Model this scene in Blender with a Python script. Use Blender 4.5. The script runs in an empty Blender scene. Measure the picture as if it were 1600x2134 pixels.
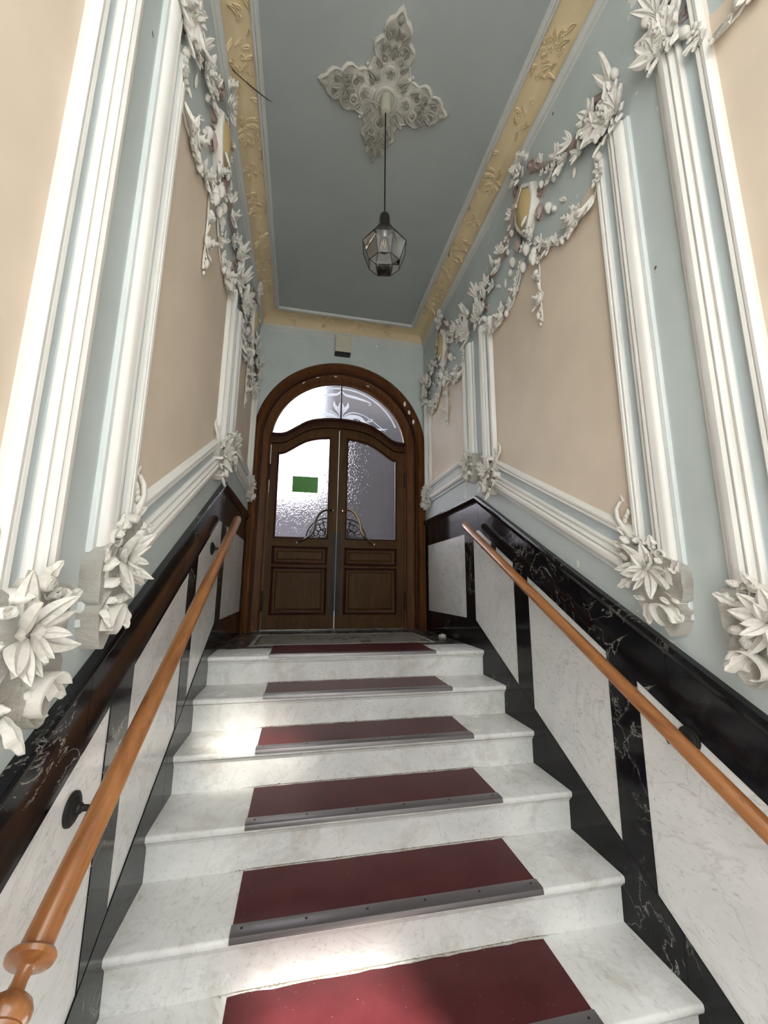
import bpy, math, random
from math import sin, cos, pi, radians as rad, sqrt
from mathutils import Vector, Matrix

# ------------------------------------------------------------------ camera, light, exposure
SC = bpy.context.scene
COL = SC.collection
CAM = (-0.1518, -2.7954, 0.4466)
YAW, PITCH, ROLL, FPX = rad(11.6914), rad(10.4591), rad(0.4385), 835.6056
cd = bpy.data.cameras.new('camera'); cam = bpy.data.objects.new('camera', cd); COL.objects.link(cam)
fw = Vector((sin(YAW)*cos(PITCH), cos(YAW)*cos(PITCH), sin(PITCH)))
rt = Vector((cos(YAW), -sin(YAW), 0)); up = rt.cross(fw)
rt2 = rt*cos(ROLL)+up*sin(ROLL); up2 = up*cos(ROLL)-rt*sin(ROLL)
m = Matrix((rt2, up2, -fw)).transposed().to_4x4(); m.translation = CAM
cam.matrix_world = m
cd.sensor_fit = 'VERTICAL'; cd.sensor_height = 36.0; cd.lens = FPX/2134*36.0
cd.clip_start = 0.02; cd.clip_end = 200
SC.camera = cam
SC.view_settings.view_transform = 'Standard'; SC.view_settings.look = 'None'
SC.view_settings.exposure = -0.20; SC.view_settings.gamma = 1.0; SC.view_settings.use_curve_mapping = False
SC.cycles.transparent_max_bounces = 32

wd = bpy.data.worlds.new('sky'); SC.world = wd; wd.use_nodes = True
bg = wd.node_tree.nodes['Background']
bg.inputs['Color'].default_value = (1.0, 1.0, 0.975, 1); bg.inputs['Strength'].default_value = 10.0

SUN_AZ, SUN_EL = 0.347, rad(45)          # travels towards -x, +y, down
sd = bpy.data.lights.new('sun', 'SUN'); sd.energy = 20.0; sd.angle = rad(3.2); sd.color = (1.0, 0.93, 0.86)
so = bpy.data.objects.new('sun', sd); COL.objects.link(so)
sv = Vector((-SUN_AZ, 1, 0)).normalized()*cos(SUN_EL) + Vector((0, 0, -sin(SUN_EL)))
so.rotation_euler = (-sv).to_track_quat('Z', 'Y').to_euler(); so.location = (0, -8, 6)

# ------------------------------------------------------------------ numbers measured from the photograph
XL, XR = -0.691, 1.168
CX = (XL+XR)/2
RISE, RUN, NOSE = 0.1704, 0.30, 0.0255
YB = 1.35                    # wall with the door
ZC, ZT, CC = 3.205, 3.362, 0.204
YF = -3.4                    # entrance wall behind the camera
ZF = -7*RISE                 # lower hall floor
SL = RISE/RUN
YK = -2.07                   # below this the dado runs level again
DX, DR = 0.225, 0.735        # centre and half width of the door opening
random.seed(7)
R = random.random
def U(a, b): return a+(b-a)*random.random()

# ------------------------------------------------------------------ materials
def mat(name, col, rough=0.6, metal=0.0, **kw):
    M = bpy.data.materials.new(name); M.use_nodes = True
    nt = M.node_tree; b = nt.nodes['Principled BSDF']
    b.inputs['Base Color'].default_value = (*col, 1); b.inputs['Roughness'].default_value = rough
    b.inputs['Metallic'].default_value = metal
    for k, v in kw.items(): b.inputs[k.replace('_', ' ')].default_value = v
    return M
def nd(M, t, **kw):
    n = M.node_tree.nodes.new(t)
    for k, v in kw.items():
        if k.startswith('i_'): n.inputs[k[2:].replace('_', ' ')].default_value = v
        else: setattr(n, k, v)
    return n
def lk(M, a, b): M.node_tree.links.new(a, b)
def bsdf(M): return M.node_tree.nodes['Principled BSDF']
def coords(M, scale=(1, 1, 1), rot=(0, 0, 0)):
    tc = nd(M, 'ShaderNodeTexCoord'); mp = nd(M, 'ShaderNodeMapping')
    mp.inputs['Scale'].default_value = scale; mp.inputs['Rotation'].default_value = rot
    lk(M, tc.outputs['Object'], mp.inputs['Vector']); return mp.outputs['Vector']
def noise(M, vec, scale, detail=4, rough=0.5, dist=0.0):
    n = nd(M, 'ShaderNodeTexNoise'); n.inputs['Scale'].default_value = scale
    n.inputs['Detail'].default_value = detail; n.inputs['Roughness'].default_value = rough
    n.inputs['Distortion'].default_value = dist
    lk(M, vec, n.inputs['Vector']); return n.outputs['Fac']
def ramp(M, fac, stops):
    r = nd(M, 'ShaderNodeValToRGB'); e = r.color_ramp.elements
    while len(e) < len(stops): e.new(0.5)
    for i, (p, c) in enumerate(stops):
        e[i].position = p; e[i].color = (*c, 1) if len(c) == 3 else c
    lk(M, fac, r.inputs['Fac']); return r.outputs['Color']
def mix(M, fac, a, b, mode='MIX'):
    n = nd(M, 'ShaderNodeMix', data_type='RGBA', blend_type=mode)
    for s, v in ((n.inputs[0], fac), (n.inputs[6], a), (n.inputs[7], b)):
        if isinstance(v, (int, float)): s.default_value = v
        elif isinstance(v, tuple): s.default_value = (*v, 1)
        else: lk(M, v, s)
    return n.outputs[2]
def bump(M, h, strength=0.2, dist=0.01):
    b = nd(M, 'ShaderNodeBump'); b.inputs['Strength'].default_value = strength; b.inputs['Distance'].default_value = dist
    lk(M, h, b.inputs['Height']); lk(M, b.outputs['Normal'], bsdf(M).inputs['Normal'])

def paint(name, col, rough=0.62, var=0.06, chips=False):
    M = mat(name, col, rough); v = coords(M)
    n = noise(M, v, 2.2, 3, 0.6)
    dark = tuple(c*(1-var) for c in col); lite = tuple(min(1, c*(1+var)) for c in col)
    c = ramp(M, n, [(0.3, dark), (0.7, lite)])
    if chips:
        k = noise(M, v, 9.0, 2, 0.4)
        f = ramp(M, k, [(0.755, (0, 0, 0)), (0.765, (1, 1, 1))])
        c = mix(M, f, c, (0.80, 0.80, 0.78))
        k2 = noise(M, coords(M, (1.4, 0.9, 1.0)), 17.0, 2, 0.4)
        f2 = ramp(M, k2, [(0.79, (0, 0, 0)), (0.80, (1, 1, 1))])
        c = mix(M, f2, c, (0.10, 0.09, 0.08))
    lk(M, c, bsdf(M).inputs['Base Color'])
    bump(M, noise(M, v, 160, 4, 0.7), 0.10, 0.002)
    return M
M_WALL = paint('wall_paint', (0.535, 0.59, 0.585), chips=True)
M_PINK = paint('pink_paint', (0.745, 0.625, 0.50))
M_BLUE = paint('blue_fillet_paint', (0.52, 0.58, 0.60))
M_PALE = paint('pale_blue_paint', (0.70, 0.745, 0.74))
M_WHITE = paint('white_moulding_paint', (0.81, 0.795, 0.755), 0.5)
M_CREAM = paint('cream_edge_paint', (0.80, 0.72, 0.62), 0.55)
M_CEIL = paint('ceiling_paint', (0.345, 0.375, 0.365), 0.7, 0.05)
M_COVE = paint('ochre_cove_paint', (0.62, 0.50, 0.31), 0.6, 0.08)
M_GREYW = paint('cornice_white_paint', (0.55, 0.56, 0.54), 0.55)
M_MAUVE = paint('mauve_scroll_paint', (0.40, 0.31, 0.28), 0.6)
M_OCHRE = paint('shield_ochre_paint', (0.60, 0.45, 0.22), 0.55)

M_STUC = mat('stucco', (0.78, 0.755, 0.70), 0.62)
v = coords(M_STUC)
c = ramp(M_STUC, noise(M_STUC, v, 7, 3), [(0.3, (0.70, 0.66, 0.59)), (0.6, (0.80, 0.78, 0.73))])
lk(M_STUC, c, bsdf(M_STUC).inputs['Base Color'])
bump(M_STUC, noise(M_STUC, coords(M_STUC, (1, 1, 2.2)), 90, 5, 0.7), 0.35, 0.004)
M_STUCR = mat('rough_stucco', (0.74, 0.70, 0.64), 0.75)
v = coords(M_STUCR)
c = ramp(M_STUCR, noise(M_STUCR, v, 11, 4), [(0.3, (0.60, 0.55, 0.46)), (0.55, (0.77, 0.74, 0.68))])
lk(M_STUCR, c, bsdf(M_STUCR).inputs['Base Color'])
bump(M_STUCR, noise(M_STUCR, coords(M_STUCR, (1, 1.2, 3.6), (0.5, 0, 0)), 48, 5, 0.75), 1.0, 0.014)
M_ROSETTE = mat('rosette_plaster', (0.56, 0.54, 0.48), 0.7)
bump(M_ROSETTE, noise(M_ROSETTE, coords(M_ROSETTE), 60, 5, 0.7), 0.9, 0.008)

def marble_white(name, dirt=0.0, base=(0.70, 0.71, 0.70), rough=0.22, specks=1.0, rot=(0, 0, 0)):
    M = mat(name, base, rough)
    v = coords(M, (1, 1, 1), rot)
    c = ramp(M, noise(M, v, 3.0, 6, 0.62, 0.8), [(0.32, tuple(k*0.86 for k in base)), (0.62, base)])
    vs = coords(M, (2.2, 1.0, 3.0), (0.7, 0.2, 0.5))
    s = ramp(M, noise(M, vs, 22, 5, 0.75, 0.4), [(0.56, (0, 0, 0)), (0.70, (1, 1, 1))])
    c = mix(M, mixfac(M, s, 0.62*specks), c, (0.36, 0.35, 0.33))
    ln = nd(M, 'ShaderNodeMath', operation='ABSOLUTE')
    sb = nd(M, 'ShaderNodeMath', operation='SUBTRACT'); sb.inputs[1].default_value = 0.5
    lk(M, noise(M, v, 2.1, 5, 0.6, 1.6), sb.inputs[0]); lk(M, sb.outputs[0], ln.inputs[0])
    vn = ramp(M, ln.outputs[0], [(0.0, (1, 1, 1)), (0.018, (0, 0, 0))])
    c = mix(M, mixfac(M, vn, 0.28*specks), c, (0.42, 0.42, 0.41))
    if dirt:
        d = ramp(M, noise(M, v, 5.5, 5, 0.7, 0.5), [(0.52, (0, 0, 0)), (0.80, (1, 1, 1))])
        c = mix(M, mixfac(M, d, dirt), c, (0.36, 0.29, 0.19))
        d2 = ramp(M, noise(M, v, 38, 4, 0.8), [(0.62, (0, 0, 0)), (0.78, (1, 1, 1))])
        c = mix(M, mixfac(M, d2, dirt*0.5), c, (0.28, 0.25, 0.19))
    lk(M, c, bsdf(M).inputs['Base Color'])
    rr = ramp(M, noise(M, v, 6, 4), [(0.3, (rough*0.8,)*3), (0.7, (rough*1.5,)*3)])
    lk(M, rr, bsdf(M).inputs['Roughness'])
    return M
def mixfac(M, s, k):
    n = nd(M, 'ShaderNodeMath', operation='MULTIPLY'); lk(M, s, n.inputs[0]); n.inputs[1].default_value = k
    return n.outputs[0]
M_STEP = marble_white('step_marble', 0.5, (0.88, 0.885, 0.865), 0.20, 0.7)
M_PANEL = marble_white('wall_marble', 0.08, (0.86, 0.86, 0.85), 0.13, 1.0)
M_TERR = marble_white('landing_terrazzo', 0.4, (0.30, 0.285, 0.25), 0.30, 0.5)
M_DARKFL = marble_white('landing_dark_stone', 0.0, (0.075, 0.072, 0.068), 0.25, 0.0)
M_LOWFL = marble_white('lower_floor_stone', 0.3, (0.42, 0.40, 0.37), 0.25, 0.6)

M_BLACK = mat('black_marble', (0.010, 0.010, 0.012), 0.10)
bsdf(M_BLACK).inputs['Specular IOR Level'].default_value = 0.20
v = coords(M_BLACK, (1, 1, 1), (0.3, 0.1, 0.2))
sb = nd(M_BLACK, 'ShaderNodeMath', operation='SUBTRACT'); sb.inputs[1].default_value = 0.5
ab = nd(M_BLACK, 'ShaderNodeMath', operation='ABSOLUTE')
lk(M_BLACK, noise(M_BLACK, v, 3.4, 7, 0.62, 1.4), sb.inputs[0]); lk(M_BLACK, sb.outputs[0], ab.inputs[0])
vein = ramp(M_BLACK, ab.outputs[0], [(0.0, (1, 1, 1)), (0.008, (0, 0, 0))])
gate = ramp(M_BLACK, noise(M_BLACK, v, 1.7, 3, 0.5), [(0.50, (0, 0, 0)), (0.58, (1, 1, 1))])
mm = nd(M_BLACK, 'ShaderNodeMath', operation='MULTIPLY'); lk(M_BLACK, vein, mm.inputs[0]); lk(M_BLACK, gate, mm.inputs[1])
c = mix(M_BLACK, mm.outputs[0], (0.009, 0.009, 0.011), (0.42, 0.41, 0.37))
haz = ramp(M_BLACK, noise(M_BLACK, v, 8, 5, 0.7, 1.0), [(0.55, (0, 0, 0)), (0.85, (1, 1, 1))])
c = mix(M_BLACK, mixfac(M_BLACK, haz, 0.25), c, (0.10, 0.10, 0.11))
lk(M_BLACK, c, bsdf(M_BLACK).inputs['Base Color'])

def wood(name, a, b, rough, sc, coat=0.0, wave=28):
    M = mat(name, a, rough); v = coords(M, sc)
    n1 = noise(M, v, wave, 6, 0.6, 1.2); n2 = noise(M, v, 4, 3, 0.5, 0.5)
    c = ramp(M, n1, [(0.28, b), (0.62, a)])
    c = mix(M, mixfac(M, ramp(M, n2, [(0.4, (0, 0, 0)), (0.8, (1, 1, 1))]), 0.5), c, b)
    lk(M, c, bsdf(M).inputs['Base Color']); bsdf(M).inputs['Coat Weight'].default_value = coat
    bsdf(M).inputs['Coat Roughness'].default_value = 0.12
    bump(M, n1, 0.08, 0.002)
    return M
M_RAIL = wood('varnished_beech', (0.50, 0.215, 0.075), (0.23, 0.078, 0.022), 0.30, (0.16, 1, 1), 0.5, 17)
_c = bsdf(M_RAIL).inputs['Base Color'].links[0].from_socket
_k = ramp(M_RAIL, noise(M_RAIL, coords(M_RAIL, (0.35, 1, 1)), 48, 3, 0.6), [(0.60, (0, 0, 0)), (0.72, (1, 1, 1))])
lk(M_RAIL, mix(M_RAIL, mixfac(M_RAIL, _k, 0.55), _c, (0.13, 0.045, 0.015)), bsdf(M_RAIL).inputs['Base Color'])
M_DOOR = wood('door_oak', (0.085, 0.041, 0.013), (0.045, 0.020, 0.006), 0.50, (1.5, 1.5, 0.12), 0.0, 22)
M_DOORD = wood('door_dark_stain', (0.050, 0.013, 0.006), (0.026, 0.008, 0.004), 0.42, (1.2, 1.2, 0.2), 0.0, 22)
M_ARCH = wood('casing_oak', (0.125, 0.047, 0.014), (0.065, 0.023, 0.007), 0.42, (1.0, 1.0, 0.15), 0.0, 20)
for _m in (M_DOOR, M_DOORD, M_ARCH): bsdf(_m).inputs['Specular IOR Level'].default_value = 0.15

M_BRONZE = mat('aged_bronze', (0.10, 0.08, 0.055), 0.32, 0.9)
M_BRASS = mat('worn_brass', (0.34, 0.26, 0.14), 0.28, 1.0)
M_IRON = mat('black_iron', (0.012, 0.012, 0.012), 0.6, 0.2)
M_GRILLE = mat('dark_grille_iron', (0.03, 0.035, 0.032), 0.5, 0.6)
M_BLK = mat('black_plastic', (0.004, 0.004, 0.004), 0.45)
M_ALU = mat('dull_aluminium', (0.20, 0.185, 0.19), 0.36, 0.75)
bump(M_ALU, noise(M_ALU, coords(M_ALU), 60, 3), 0.1, 0.002)
M_SCREW = mat('screw', (0.05, 0.035, 0.03), 0.5, 0.6)
M_RED = mat('red_vinyl', (0.20, 0.034, 0.038), 0.36)
bsdf(M_RED).inputs['Specular IOR Level'].default_value = 0.155
v = coords(M_RED)
c = ramp(M_RED, noise(M_RED, v, 6, 5, 0.6), [(0.3, (0.068, 0.013, 0.016)), (0.7, (0.098, 0.020, 0.023))])
du = ramp(M_RED, noise(M_RED, v, 130, 2, 0.5), [(0.74, (0, 0, 0)), (0.77, (1, 1, 1))])
c = mix(M_RED, mixfac(M_RED, du, 0.5), c, (0.55, 0.45, 0.38))
lk(M_RED, c, bsdf(M_RED).inputs['Base Color'])
bump(M_RED, noise(M_RED, v, 300, 3), 0.12, 0.001)
M_CHIP = mat('bare_plaster_chip', (0.78, 0.76, 0.72), 0.8)
M_CREAMP = mat('cream_plastic', (0.60, 0.56, 0.45), 0.45)
M_WHITEP = mat('white_plastic', (0.62, 0.61, 0.56), 0.45)
M_GREEN = mat('green_sticker_film', (0.10, 0.30, 0.055), 0.45)
M_GREEN.node_tree.nodes['Principled BSDF'].inputs['Transmission Weight'].default_value = 0.0
tr = nd(M_GREEN, 'ShaderNodeBsdfTranslucent'); tr.inputs['Color'].default_value = (0.20, 0.52, 0.10, 1)
ms = nd(M_GREEN, 'ShaderNodeMixShader'); ms.inputs[0].default_value = 0.35
lk(M_GREEN, bsdf(M_GREEN).outputs[0], ms.inputs[1]); lk(M_GREEN, tr.outputs[0], ms.inputs[2])
lk(M_GREEN, ms.outputs[0], M_GREEN.node_tree.nodes['Material Output'].inputs['Surface'])
M_LEAD = mat('dark_leading', (0.018, 0.016, 0.012), 0.45, 0.4)
M_EXT = paint('courtyard_render', (0.036, 0.032, 0.034), 0.9)
M_EXT2 = paint('courtyard_pale_render', (0.10, 0.095, 0.105), 0.9)
M_STREET = mat('street_stone', (0.20, 0.20, 0.20), 0.9)
M_GROUND = paint('courtyard_paving', (0.08, 0.077, 0.08), 0.9)
M_MOSAIC = mat('mosaic_dark', (0.05, 0.045, 0.04), 0.35)
M_LINE = marble_white('landing_line_stone', 0.1, (0.55, 0.55, 0.53), 0.3, 0.3)

def glass(name, tint, clear, rough, bscale=None, bstr=0.0, bdist=0.01, stretch=(1, 1, 1)):
    """thin glass: part straight through, part scattered by the pressed pattern"""
    M = bpy.data.materials.new(name); M.use_nodes = True; nt = M.node_tree
    nt.nodes.remove(nt.nodes['Principled BSDF']); out = nt.nodes['Material Output']
    tp = nd(M, 'ShaderNodeBsdfTransparent'); tp.inputs['Color'].default_value = (*tint, 1)
    rf = nd(M, 'ShaderNodeBsdfRefraction'); rf.inputs['Color'].default_value = (*tint, 1)
    rf.inputs['Roughness'].default_value = rough; rf.inputs['IOR'].default_value = 1.16
    gl = nd(M, 'ShaderNodeBsdfGlossy'); gl.inputs['Roughness'].default_value = 0.08
    m1 = nd(M, 'ShaderNodeMixShader'); m1.inputs[0].default_value = 1-clear
    lk(M, tp.outputs[0], m1.inputs[1]); lk(M, rf.outputs[0], m1.inputs[2])
    fr = nd(M, 'ShaderNodeFresnel'); fr.inputs['IOR'].default_value = 1.35
    m2 = nd(M, 'ShaderNodeMixShader'); lk(M, fr.outputs[0], m2.inputs[0])
    lk(M, m1.outputs[0], m2.inputs[1]); lk(M, gl.outputs[0], m2.inputs[2]); lk(M, m2.outputs[0], out.inputs['Surface'])
    if bscale:
        b = nd(M, 'ShaderNodeBump'); b.inputs['Strength'].default_value = bstr; b.inputs['Distance'].default_value = bdist
        lk(M, noise(M, coords(M, stretch), bscale, 2, 0.5, 0.6), b.inputs['Height'])
        for n in (rf, gl, fr): lk(M, b.outputs['Normal'], n.inputs['Normal'])
    return M
M_GLASS = glass('hammered_glass', (0.88, 0.87, 0.92), 0.06, 0.05, 70, 1.0, 0.010, (1, 1, 0.7))
M_FAN = glass('fanlight_glass', (0.86, 0.88, 0.93), 0.55, 0.25, 20, 0.2, 0.004)
M_ETCH = mat('etched_white', (0.75, 0.75, 0.78), 0.7)
tr = nd(M_ETCH, 'ShaderNodeBsdfTranslucent'); tr.inputs['Color'].default_value = (0.92, 0.93, 0.96, 1)
tq = nd(M_ETCH, 'ShaderNodeBsdfTransparent')
ms = nd(M_ETCH, 'ShaderNodeMixShader'); ms.inputs[0].default_value = 0.8
ms2 = nd(M_ETCH, 'ShaderNodeMixShader'); ms2.inputs[0].default_value = 0.35
lk(M_ETCH, bsdf(M_ETCH).outputs[0], ms.inputs[1]); lk(M_ETCH, tr.outputs[0], ms.inputs[2])
lk(M_ETCH, ms.outputs[0], ms2.inputs[1]); lk(M_ETCH, tq.outputs[0], ms2.inputs[2])
lk(M_ETCH, ms2.outputs[0], M_ETCH.node_tree.nodes['Material Output'].inputs['Surface'])
M_DIFFUSER = bpy.data.materials.new('diffuser_glass'); M_DIFFUSER.use_nodes = True
M_DIFFUSER.node_tree.nodes.remove(bsdf(M_DIFFUSER)); tr = nd(M_DIFFUSER, 'ShaderNodeBsdfTranslucent'); tr.inputs['Color'].default_value = (.85, .87, .88, 1)
lk(M_DIFFUSER, tr.outputs[0], M_DIFFUSER.node_tree.nodes['Material Output'].inputs['Surface'])  # translucent diffuser for the panes added behind the camera
M_SHADE = glass('smoky_lamp_glass', (0.93, 0.88, 0.82), 0.9, 0.1)
M_BULB = glass('clear_bulb_glass', (0.9, 0.9, 0.88), 0.92, 0.05)

# ------------------------------------------------------------------ mesh helpers
class MB:
    def __init__(s): s.v = []; s.f = []
    def add(s, vs, fs):
        o = len(s.v); s.v += [tuple(p) for p in vs]; s.f += [tuple(i+o for i in f) for f in fs]; return s
    def box(s, a, b):
        x0, y0, z0 = a; x1, y1, z1 = b
        return s.add([(x0, y0, z0), (x1, y0, z0), (x1, y1, z0), (x0, y1, z0), (x0, y0, z1), (x1, y0, z1), (x1, y1, z1), (x0, y1, z1)],
                     [(0, 3, 2, 1), (4, 5, 6, 7), (0, 1, 5, 4), (1, 2, 6, 5), (2, 3, 7, 6), (3, 0, 4, 7)])
    def grid(s, rows, closed=False, cap=False):
        """rows of equal length points joined into quads"""
        n = len(rows[0]); vs = [p for r in rows for p in r]; fs = []
        for i in range(len(rows)-1):
            for j in range(n if closed else n-1):
                k = (j+1) % n
                fs.append((i*n+j, i*n+k, (i+1)*n+k, (i+1)*n+j))
        if cap:
            fs.append(tuple(range(n))[::-1]); fs.append(tuple((len(rows)-1)*n+j for j in range(n)))
        return s.add(vs, fs)
    def prism(s, poly, d0, d1, f):
        """poly: 2D outline; f(a, b, d) -> 3D point"""
        n = len(poly)
        vs = [f(a, b, d0) for a, b in poly]+[f(a, b, d1) for a, b in poly]
        fs = [tuple(range(n))[::-1], tuple(range(n, 2*n))]+[(i, (i+1) % n, n+(i+1) % n, n+i) for i in range(n)]
        return s.add(vs, fs)
    def tube(s, pts, r, n=10, cap=True):
        pts = [Vector(p) for p in pts]; rows = []; ref = None
        for i, p in enumerate(pts):
            t = (pts[min(i+1, len(pts)-1)]-pts[max(i-1, 0)]).normalized()
            if ref is None:
                ref = t.orthogonal().normalized()
            else:
                ref = (ref-t*ref.dot(t)).normalized()
            b = t.cross(ref); rr = r[i] if isinstance(r, (list, tuple)) else r
            rows.append([p+(ref*cos(2*pi*j/n)+b*sin(2*pi*j/n))*rr for j in range(n)])
        return s.grid(rows, True, cap)
    def lathe(s, prof, o, ax=(0, 0, 1), n=20, cap=True):
        """prof: (radius, distance along axis)"""
        ax = Vector(ax).normalized(); e = ax.orthogonal().normalized(); g = ax.cross(e); o = Vector(o)
        rows = [[o+ax*h+(e*cos(2*pi*j/n)+g*sin(2*pi*j/n))*max(r, 1e-4) for j in range(n)] for r, h in prof]
        return s.grid(rows, True, cap)
    def ell(s, c, r, n=10, k=6, M=None):
        rows = []
        for i in range(k+1):
            t = pi*i/k; t = min(max(t, 0.02), pi-0.02)
            row = []
            for j in range(n):
                p = Vector((sin(t)*cos(2*pi*j/n)*r[0], sin(t)*sin(2*pi*j/n)*r[1], cos(t)*r[2]))
                if M: p = M @ p
                row.append(p+Vector(c))
            rows.append(row)
        return s.grid(rows, True, True)
    def mesh(s, name, mt, off=(0, 0, 0), smooth=None):
        me = bpy.data.meshes.new(name)
        me.from_pydata([(p[0]-off[0], p[1]-off[1], p[2]-off[2]) for p in s.v], [], s.f)
        me.validate(); 
        import bmesh
        bm = bmesh.new(); bm.from_mesh(me); bmesh.ops.recalc_face_normals(bm, faces=bm.faces)
        ng = [f for f in bm.faces if len(f.verts) > 4]
        if ng: bmesh.ops.triangulate(bm, faces=ng)
        bm.to_mesh(me); bm.free()
        if mt: me.materials.append(mt)
        if smooth is not None:
            me.shade_smooth(); me.set_sharp_from_angle(angle=rad(smooth))
        return me

def wloc(p):
    return (0, 0, 0) if p is None else WL[p.name]
WL = {}
def obj(name, mb, mt, parent=None, smooth=None, kind=None, label=None, loc=None, cat=None, group=None):
    """link a MB (world coordinates) as one object; the origin is the parent's (or loc)"""
    off = loc if loc is not None else wloc(parent)
    me = mb.mesh(name, mt, off, smooth) if isinstance(mb, MB) else mb
    o = bpy.data.objects.new(name, me); COL.objects.link(o)
    if parent is not None:
        o.parent = parent; po = wloc(parent); o.location = [off[i]-po[i] for i in range(3)]
    else: o.location = off
    WL[o.name] = tuple(off)
    if kind: o['kind'] = kind
    if label: o['label'] = label
    if cat: o['category'] = cat
    if group: o['group'] = group
    return o
def thing(name, label, cat, loc=(0, 0, 0), group=None):
    o = bpy.data.objects.new(name, None); COL.objects.link(o); o.location = loc; WL[o.name] = tuple(loc)
    o.empty_display_size = 0.05
    if cat == 'structure': o['kind'] = 'structure'
    else: o['label'] = label; o['category'] = cat
    if group: o['group'] = group
    return o
def inst(name, me, parent, M):
    """another object on a shared mesh, M in world space"""
    o = bpy.data.objects.new(name, me); COL.objects.link(o); o.parent = parent
    o.matrix_basis = Matrix.Translation(-Vector(wloc(parent))) @ M
    return o

def offs(pts, d, closed=False):
    """offset a 2D polyline to its left by d with mitred corners"""
    n = len(pts); out = []
    for i in range(n):
        ds = []
        if i > 0 or closed: ds.append((Vector(pts[i])-Vector(pts[i-1])).normalized())
        if i < n-1 or closed: ds.append((Vector(pts[(i+1) % n])-Vector(pts[i])).normalized())
        ns = [Vector((-t.y, t.x)) for t in ds]
        if len(ns) == 2:
            b = ns[0]+ns[1]; b = b/(max(b.length_squared, 1e-6))*2
            q = Vector(pts[i])+b*d
        else: q = Vector(pts[i])+ns[0]*d
        out.append((q.x, q.y))
    return out
def sweep(mb, path, prof, f, closed=False):
    """sweep profile (offset, height) along 2D path; f(a,b,h)->3D"""
    cols = [[f(a, b, h) for a, b in offs(path, o, closed)] for o, h in prof]
    n = len(path); rows = [[cols[k][i] for k in range(len(prof))] for i in range(n)]
    if closed: rows.append(rows[0])
    return mb.grid(rows)
def fR(y, z, w): return (XR-w, y, z)
def fL(y, z, w): return (XL+w, y, z)
FW = {'R': fR, 'L': fL}
def fB(x, z, w): return (x, YB-w, z)
SIDE = {'R': 'right', 'L': 'left'}

# ------------------------------------------------------------------ the room
def dado_top(y): return 1.135 if y > 0.026 else max(1.135+SL*(y-0.026), 1.135+SL*(YK-0.026))
def fr_bot(y): return dado_top(y)-0.262
def pl_top(y):
    if y > 0.137: return 0.203
    return max(0.125+SL*y, 0.125+SL*YK)
walls = {}
for s in 'RL':
    f = FW[s]; mb = MB()
    x0, x1 = (XR+0.02, XR+0.22) if s == 'R' else (XL-0.22, XL-0.02)
    mb.box((x0, YF-0.2, ZF-0.2), (x1, YB, 3.6))
    ys = [YF, YK, 0.026, YB]
    mb.prism([(y, dado_top(y)-0.01) for y in ys]+[(YB, 3.5), (YF, 3.5)], -0.022, 0.0, f)
    walls[s] = obj('wall_'+SIDE[s], mb, M_WALL, kind='structure')

# dado: marble slabs
EY = [(-2.10, -1.950), (-1.355, -1.204), (-0.609, -0.456), (0.129, 0.295), (1.27, YB)]
for s in 'RL':
    f = FW[s]; W = walls[s]
    G = 0.0012
    # frieze slabs
    for a, b in ((YF, YK), (YK, -1.50), (-1.50, -0.72), (-0.72, 0.026), (0.026, YB)):
        a2, b2 = a+G, b-G
        mb = MB().prism([(a2, fr_bot(a+1e-4)), (b2, fr_bot(b-1e-4)), (b2, dado_top(b-1e-4)-0.02), (a2, dado_top(a+1e-4)-0.02)], -0.02, 0.0, f)
        obj('frieze_slab', mb, M_BLACK, W)
    # plinth slabs
    for a, b in ((YF, YK), (YK, -1.45), (-1.45, -0.70), (-0.70, 0.137), (0.137, YB)):
        bot = (lambda y: ZF) if b <= YK else (lambda y: SL*y-0.22) if b < 0.2 else (lambda y: 0.0)
        mb = MB().prism([(a+G, bot(a)), (b-G, bot(b)), (b-G, pl_top(b-1e-4)), (a+G, pl_top(a+1e-4) if a < 0.1 else 0.203)], -0.02, 0.0015, f)
        obj('plinth_slab', mb, M_BLACK, W)
    # upright strips and white slabs
    lo = YF
    for k, (a, b) in enumerate(EY):
        mb = MB().prism([(a, pl_top(a)), (b, pl_top(b))]+([(b, fr_bot(b)), (a, fr_bot(a))]), -0.02, 0.0, f)
        obj('upright_strip', mb, M_BLACK, W)
        ys = [lo+G]+([YK] if lo < YK < a else [])+([0.137] if lo < 0.137 < a else [])+[a-G]
        yt = [lo+G]+([YK] if lo < YK < a else [])+([0.026] if lo < 0.026 < a else [])+[a-G]
        mb = MB().prism([(y, pl_top(y)+G) for y in ys]+[(y, fr_bot(y)-G) for y in yt[::-1]], -0.02, -0.003, f)
        obj('marble_slab', mb, M_PANEL, W)
        lo = b
    # moulded cap
    path = [(YF, dado_top(YF)), (YK, dado_top(YK)), (0.026, 1.135), (YB, 1.135)]
    prof = [(0.006, -0.002), (0.006, 0.004), (0.003, 0.026), (-0.003, 0.031), (-0.014, 0.031), (-0.020, 0.027), (-0.024, 0.022), (-0.034, 0.018), (-0.041, 0.010), (-0.046, 0.009), (-0.050, 0.0)]
    mb = sweep(MB(), path, prof, f); obj('dado_cap', mb, M_BLACK, W, smooth=40)

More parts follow.
